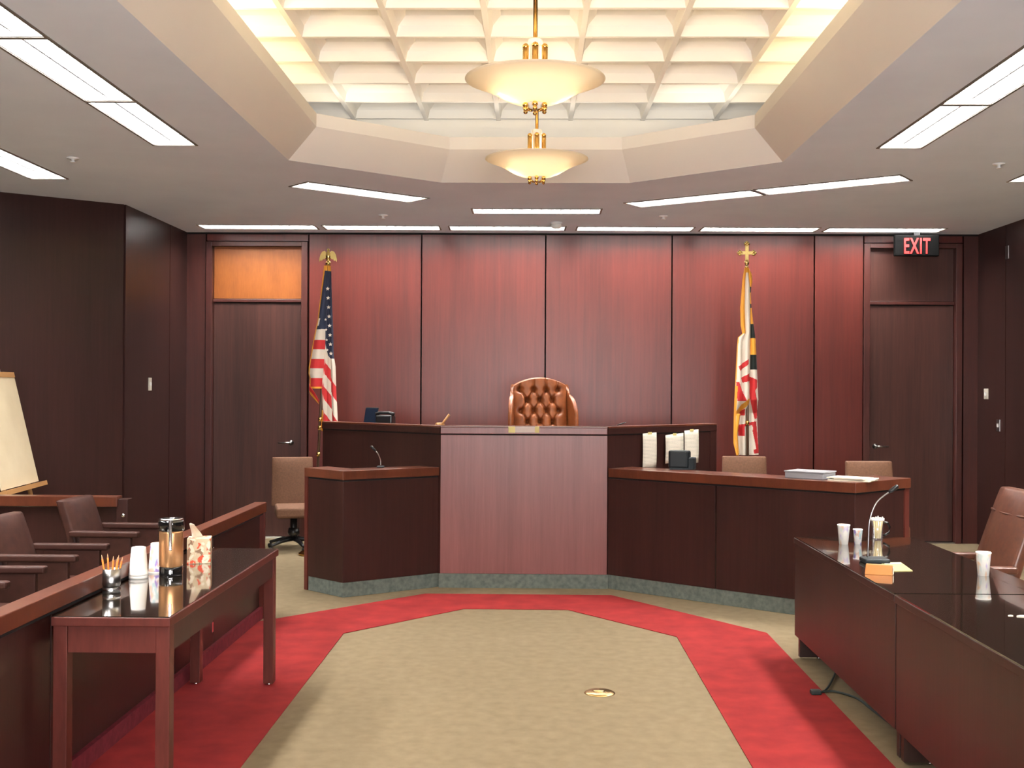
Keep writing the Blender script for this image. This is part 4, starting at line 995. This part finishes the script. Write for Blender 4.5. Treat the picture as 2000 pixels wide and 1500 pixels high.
# ------------------------------------------------------------------ right desks
DX0, DX1 = 1.60, 2.335; DZ = .74
def desk(ya, yb, label):
    r = thing('counsel_desk', label, 'desk', ((DX0+DX1)/2, (ya+yb)/2, 0), 0, 'counsel desks on the right')
    b = MB(); b.box(DX0, DX1, ya, yb, DZ-.04, DZ-.006); b.build('desktop', W_DESK, r, bevel=.004)
    b = MB(); b.box(DX0+.004, DX1-.004, ya+.004, yb-.004, DZ-.006, DZ); b.build('glass_top', M_GLASSTOP, r)
    b = MB(); b.box(DX0+.008, DX0+.03, ya+.003, yb-.003, .14, DZ-.04); b.build('front_panel', W_DESK, r, bevel=.002)
    for y in (ya+.004, yb-.044):
        b = MB(); b.box(DX0+.03, DX1-.02, y, y+.04, .14, DZ-.04); b.build('side_panel', W_DESK, r)
    for x in (DX0+.03, DX1-.28):
        for y in (ya+.006, yb-.046):
            b = MB(); b.box(x, x+.24, y, y+.04, .012, .14); lg = b.build('foot', W_DESK, r, bevel=.002)
            b = MB(); b.lathe([(0, 0), (.014, 0), (.014, .012), (0, .012)], (x+.12, y+.02, 0), 12); b.build('glide', M_CHROME, lg)
    b = MB(); b.box(DX0+.1, DX1-.05, ya+.05, ya+.45, .16, DZ-.045); pdl = b.build('drawer_pedestal', W_DESK, r, bevel=.002)
    for k in range(3):
        b = MB(); b.box(DX1-.05, DX1-.034, ya+.058, ya+.442, .17+k*.175, .17+k*.175+.168); b.build('drawer', W_DESK, pdl, bevel=.003)
    return r
desk(5.12, 7.07, 'glass topped dark desk on the right, the farther one with the microphone')
desk(3.15, 5.11, 'glass topped dark desk on the right, the nearer one cut by the photo edge')
def paper_cup(x, y, m, lab, k=1):
    o = at('paper_cup', lab, 'cup', x, y, DZ, random.random()*3, 'printed paper cups on the desks'); o.scale = (k, k, k)
    b = MB(); b.lathe([(0, .003), (.024, .003), (.034, .108), (.0355, .111), (.0365, .108), (.0345, .104), (.026, 0), (0, 0)], seg=32, cap=False); part(o, b, 'wall', m)
    b = MB(); b.lathe([(.0335, .108), (.036, .114), (.0372, .109), (.034, .105)], seg=32, cap=False); part(o, b, 'rim', M_FOAM)
paper_cup(1.815, 6.74, M_CUPO, 'pale printed paper cup at the left, near the far end of the right desks')
paper_cup(1.900, 6.75, M_CUPP, 'small pale printed cup between the leftmost cup and the stick holder', .76)
paper_cup(2.195, 5.64, M_CUPO, 'pale printed paper cup alone at the right, in front of the leather armchair')
tm = at('glass_tumbler', 'clear glass tumbler with black handle at the far end of the desk', 'tumbler', 2.075, 6.96, DZ)
b = MB(); b.lathe([(0, .006), (.030, .006), (.036, .118), (.039, .118), (.033, 0), (0, 0)], seg=32, cap=False); part(tm, b, 'glass', M_TUMBLER)
b = MB(); b.lathe([(.0365, .112), (.041, .114), (.041, .128), (.0365, .128)], seg=32, cap=False); part(tm, b, 'rim', M_FOAM)
b = MB(); b.tube([(.036, 0, .105), (.062, 0, .100), (.074, 0, .075), (.070, 0, .04), (.036, 0, .022)], .007, 8); part(tm, b, 'handle', M_BLACKL)
nl = ['leftmost', 'second from the left', 'in the middle', 'second from the right', 'rightmost']
for i in range(5):
    o = at('wooden_stick', 'pale wooden stick in the glass tumbler, %s' % nl[i], 'stick', 2.075, 6.96, DZ, 0, 'pale sticks in the tumbler')
    x = -.026+.013*i; b = MB(); b.tube([(x*.5, -.012, .008), (x, -.015-.002*(i % 2), .125+.004*(i % 3))], .0048, 6); part(o, b, 'shaft', M_STICK)
    b = MB(); b.tube([(x, -.015-.002*(i % 2), .125+.004*(i % 3)), (x*1.02, -.0155, .134+.004*(i % 3))], [.0048, .003], 6); part(o, b, 'tip', M_FOAM)
gooseneck('desk_microphone', (1.785, 6.03, DZ), [(1.755, 6.05, DZ+.02), (1.758, 6.05, DZ+.12), (1.765, 6.05, DZ+.22), (1.80, 6.05, DZ+.31), (1.865, 6.05, DZ+.365)],
          'long gooseneck microphone with dark grey base on the farther right desk', (.065, .06, .025))
o = at('yellow_notepaper', 'flat pale yellow paper lying on the farther right desk', 'paper', 1.86, 5.87, DZ)
b = MB(); b.prism([(-.05, .14), (.06, .16), (.03, -.12), (-.10, -.14)], 0, .003); q = part(o, b, 'sheet', M_YPAPER)
b = MB(); b.prism([(-.04, .12), (.05, .14), (.045, .10), (-.045, .08)], .003, .0042); part(o, b, 'header_band', M_PAPER)
o = at('tan_block', 'small tan wedge shaped block standing at the desk edge before the microphone', 'block', 1.69, 5.64, DZ, math.radians(-20))
b = MB(); b.add([(-.065, -.02, 0), (.065, -.02, 0), (.065, .04, 0), (-.065, .04, 0), (-.062, .015, .045), (.062, .015, .045), (.062, .04, .045), (-.062, .04, .045)],
               [(0, 3, 2, 1), (4, 5, 6, 7), (0, 1, 5, 4), (1, 2, 6, 5), (2, 3, 7, 6), (3, 0, 4, 7)]); part(o, b, 'body', M_ORG, bevel=.003)
b = MB(); b.box(.0655, .068, -.012, .03, .004, .035); part(o, b, 'edge_tab', M_PAPER)
o = at('paper_scrap', 'tiny pale crumb of paper on the nearer right desk', 'paper', 1.96, 4.62, DZ)
b = MB(); b.prism([(-.03, 0), (-.01, .012), (.03, .008), (.02, -.01)], 0, .004); part(o, b, 'scrap', M_PAPER)
b = MB(); b.prism([(-.06, .01), (-.045, .02), (-.04, .008)], 0, .003); part(o, b, 'flake', M_PAPER)

# floor things
o = thing('floor_outlet', 'oval brass floor outlet cover in the middle of the beige carpet', 'floor outlet', (.37, 6.21, 0))
b = MB(); b.lathe([(0, .008), (.070, .008), (.082, .003), (.084, 0), (0, 0)], (.37, 6.21, 0), 32); b.build('cover', M_STUD, o)
b = MB(); b.lathe([(0, .012), (.030, .012), (.034, .008), (0, .008)], (.365, 6.225, 0), 20); b.build('cap', M_STUD, o)
def cat(P, n_=8):
    P = [Vector(p) for p in P]; S = []
    for i in range(len(P)-1):
        p0 = P[max(i-1, 0)]; p1 = P[i]; p2 = P[i+1]; p3 = P[min(i+2, len(P)-1)]
        for t in [k/n_ for k in range(n_)]: S.append(.5*((2*p1)+(-p0+p2)*t+(2*p0-5*p1+4*p2-p3)*t*t+(-p0+3*p1-3*p2+p3)*t**3))
    S.append(P[-1]); return S
o = thing('power_cable', 'black cable looping on the floor out from under the right desks', 'cable', (1.7, 6.2, 0))
b = MB(); b.tube(cat([(1.80, 6.80, .012), (1.70, 6.52, .012), (1.60, 6.28, .012), (1.545, 6.22, .012)]), .006); b.build('cord', M_CABLE, o)
b = MB(); b.tube(cat([(1.56, 6.235, .010), (1.64, 6.25, .010), (1.72, 6.12, .010), (1.735, 5.92, .010), (1.75, 5.72, .010), (1.765, 5.50, .010), (1.80, 5.36, .012)]), .006); b.build('cord', M_CABLE, o)
b = MB(); b.box(1.50, 1.555, 6.19, 6.235, .004, .028); b.build('plug', M_CABLE, o, bevel=.006)
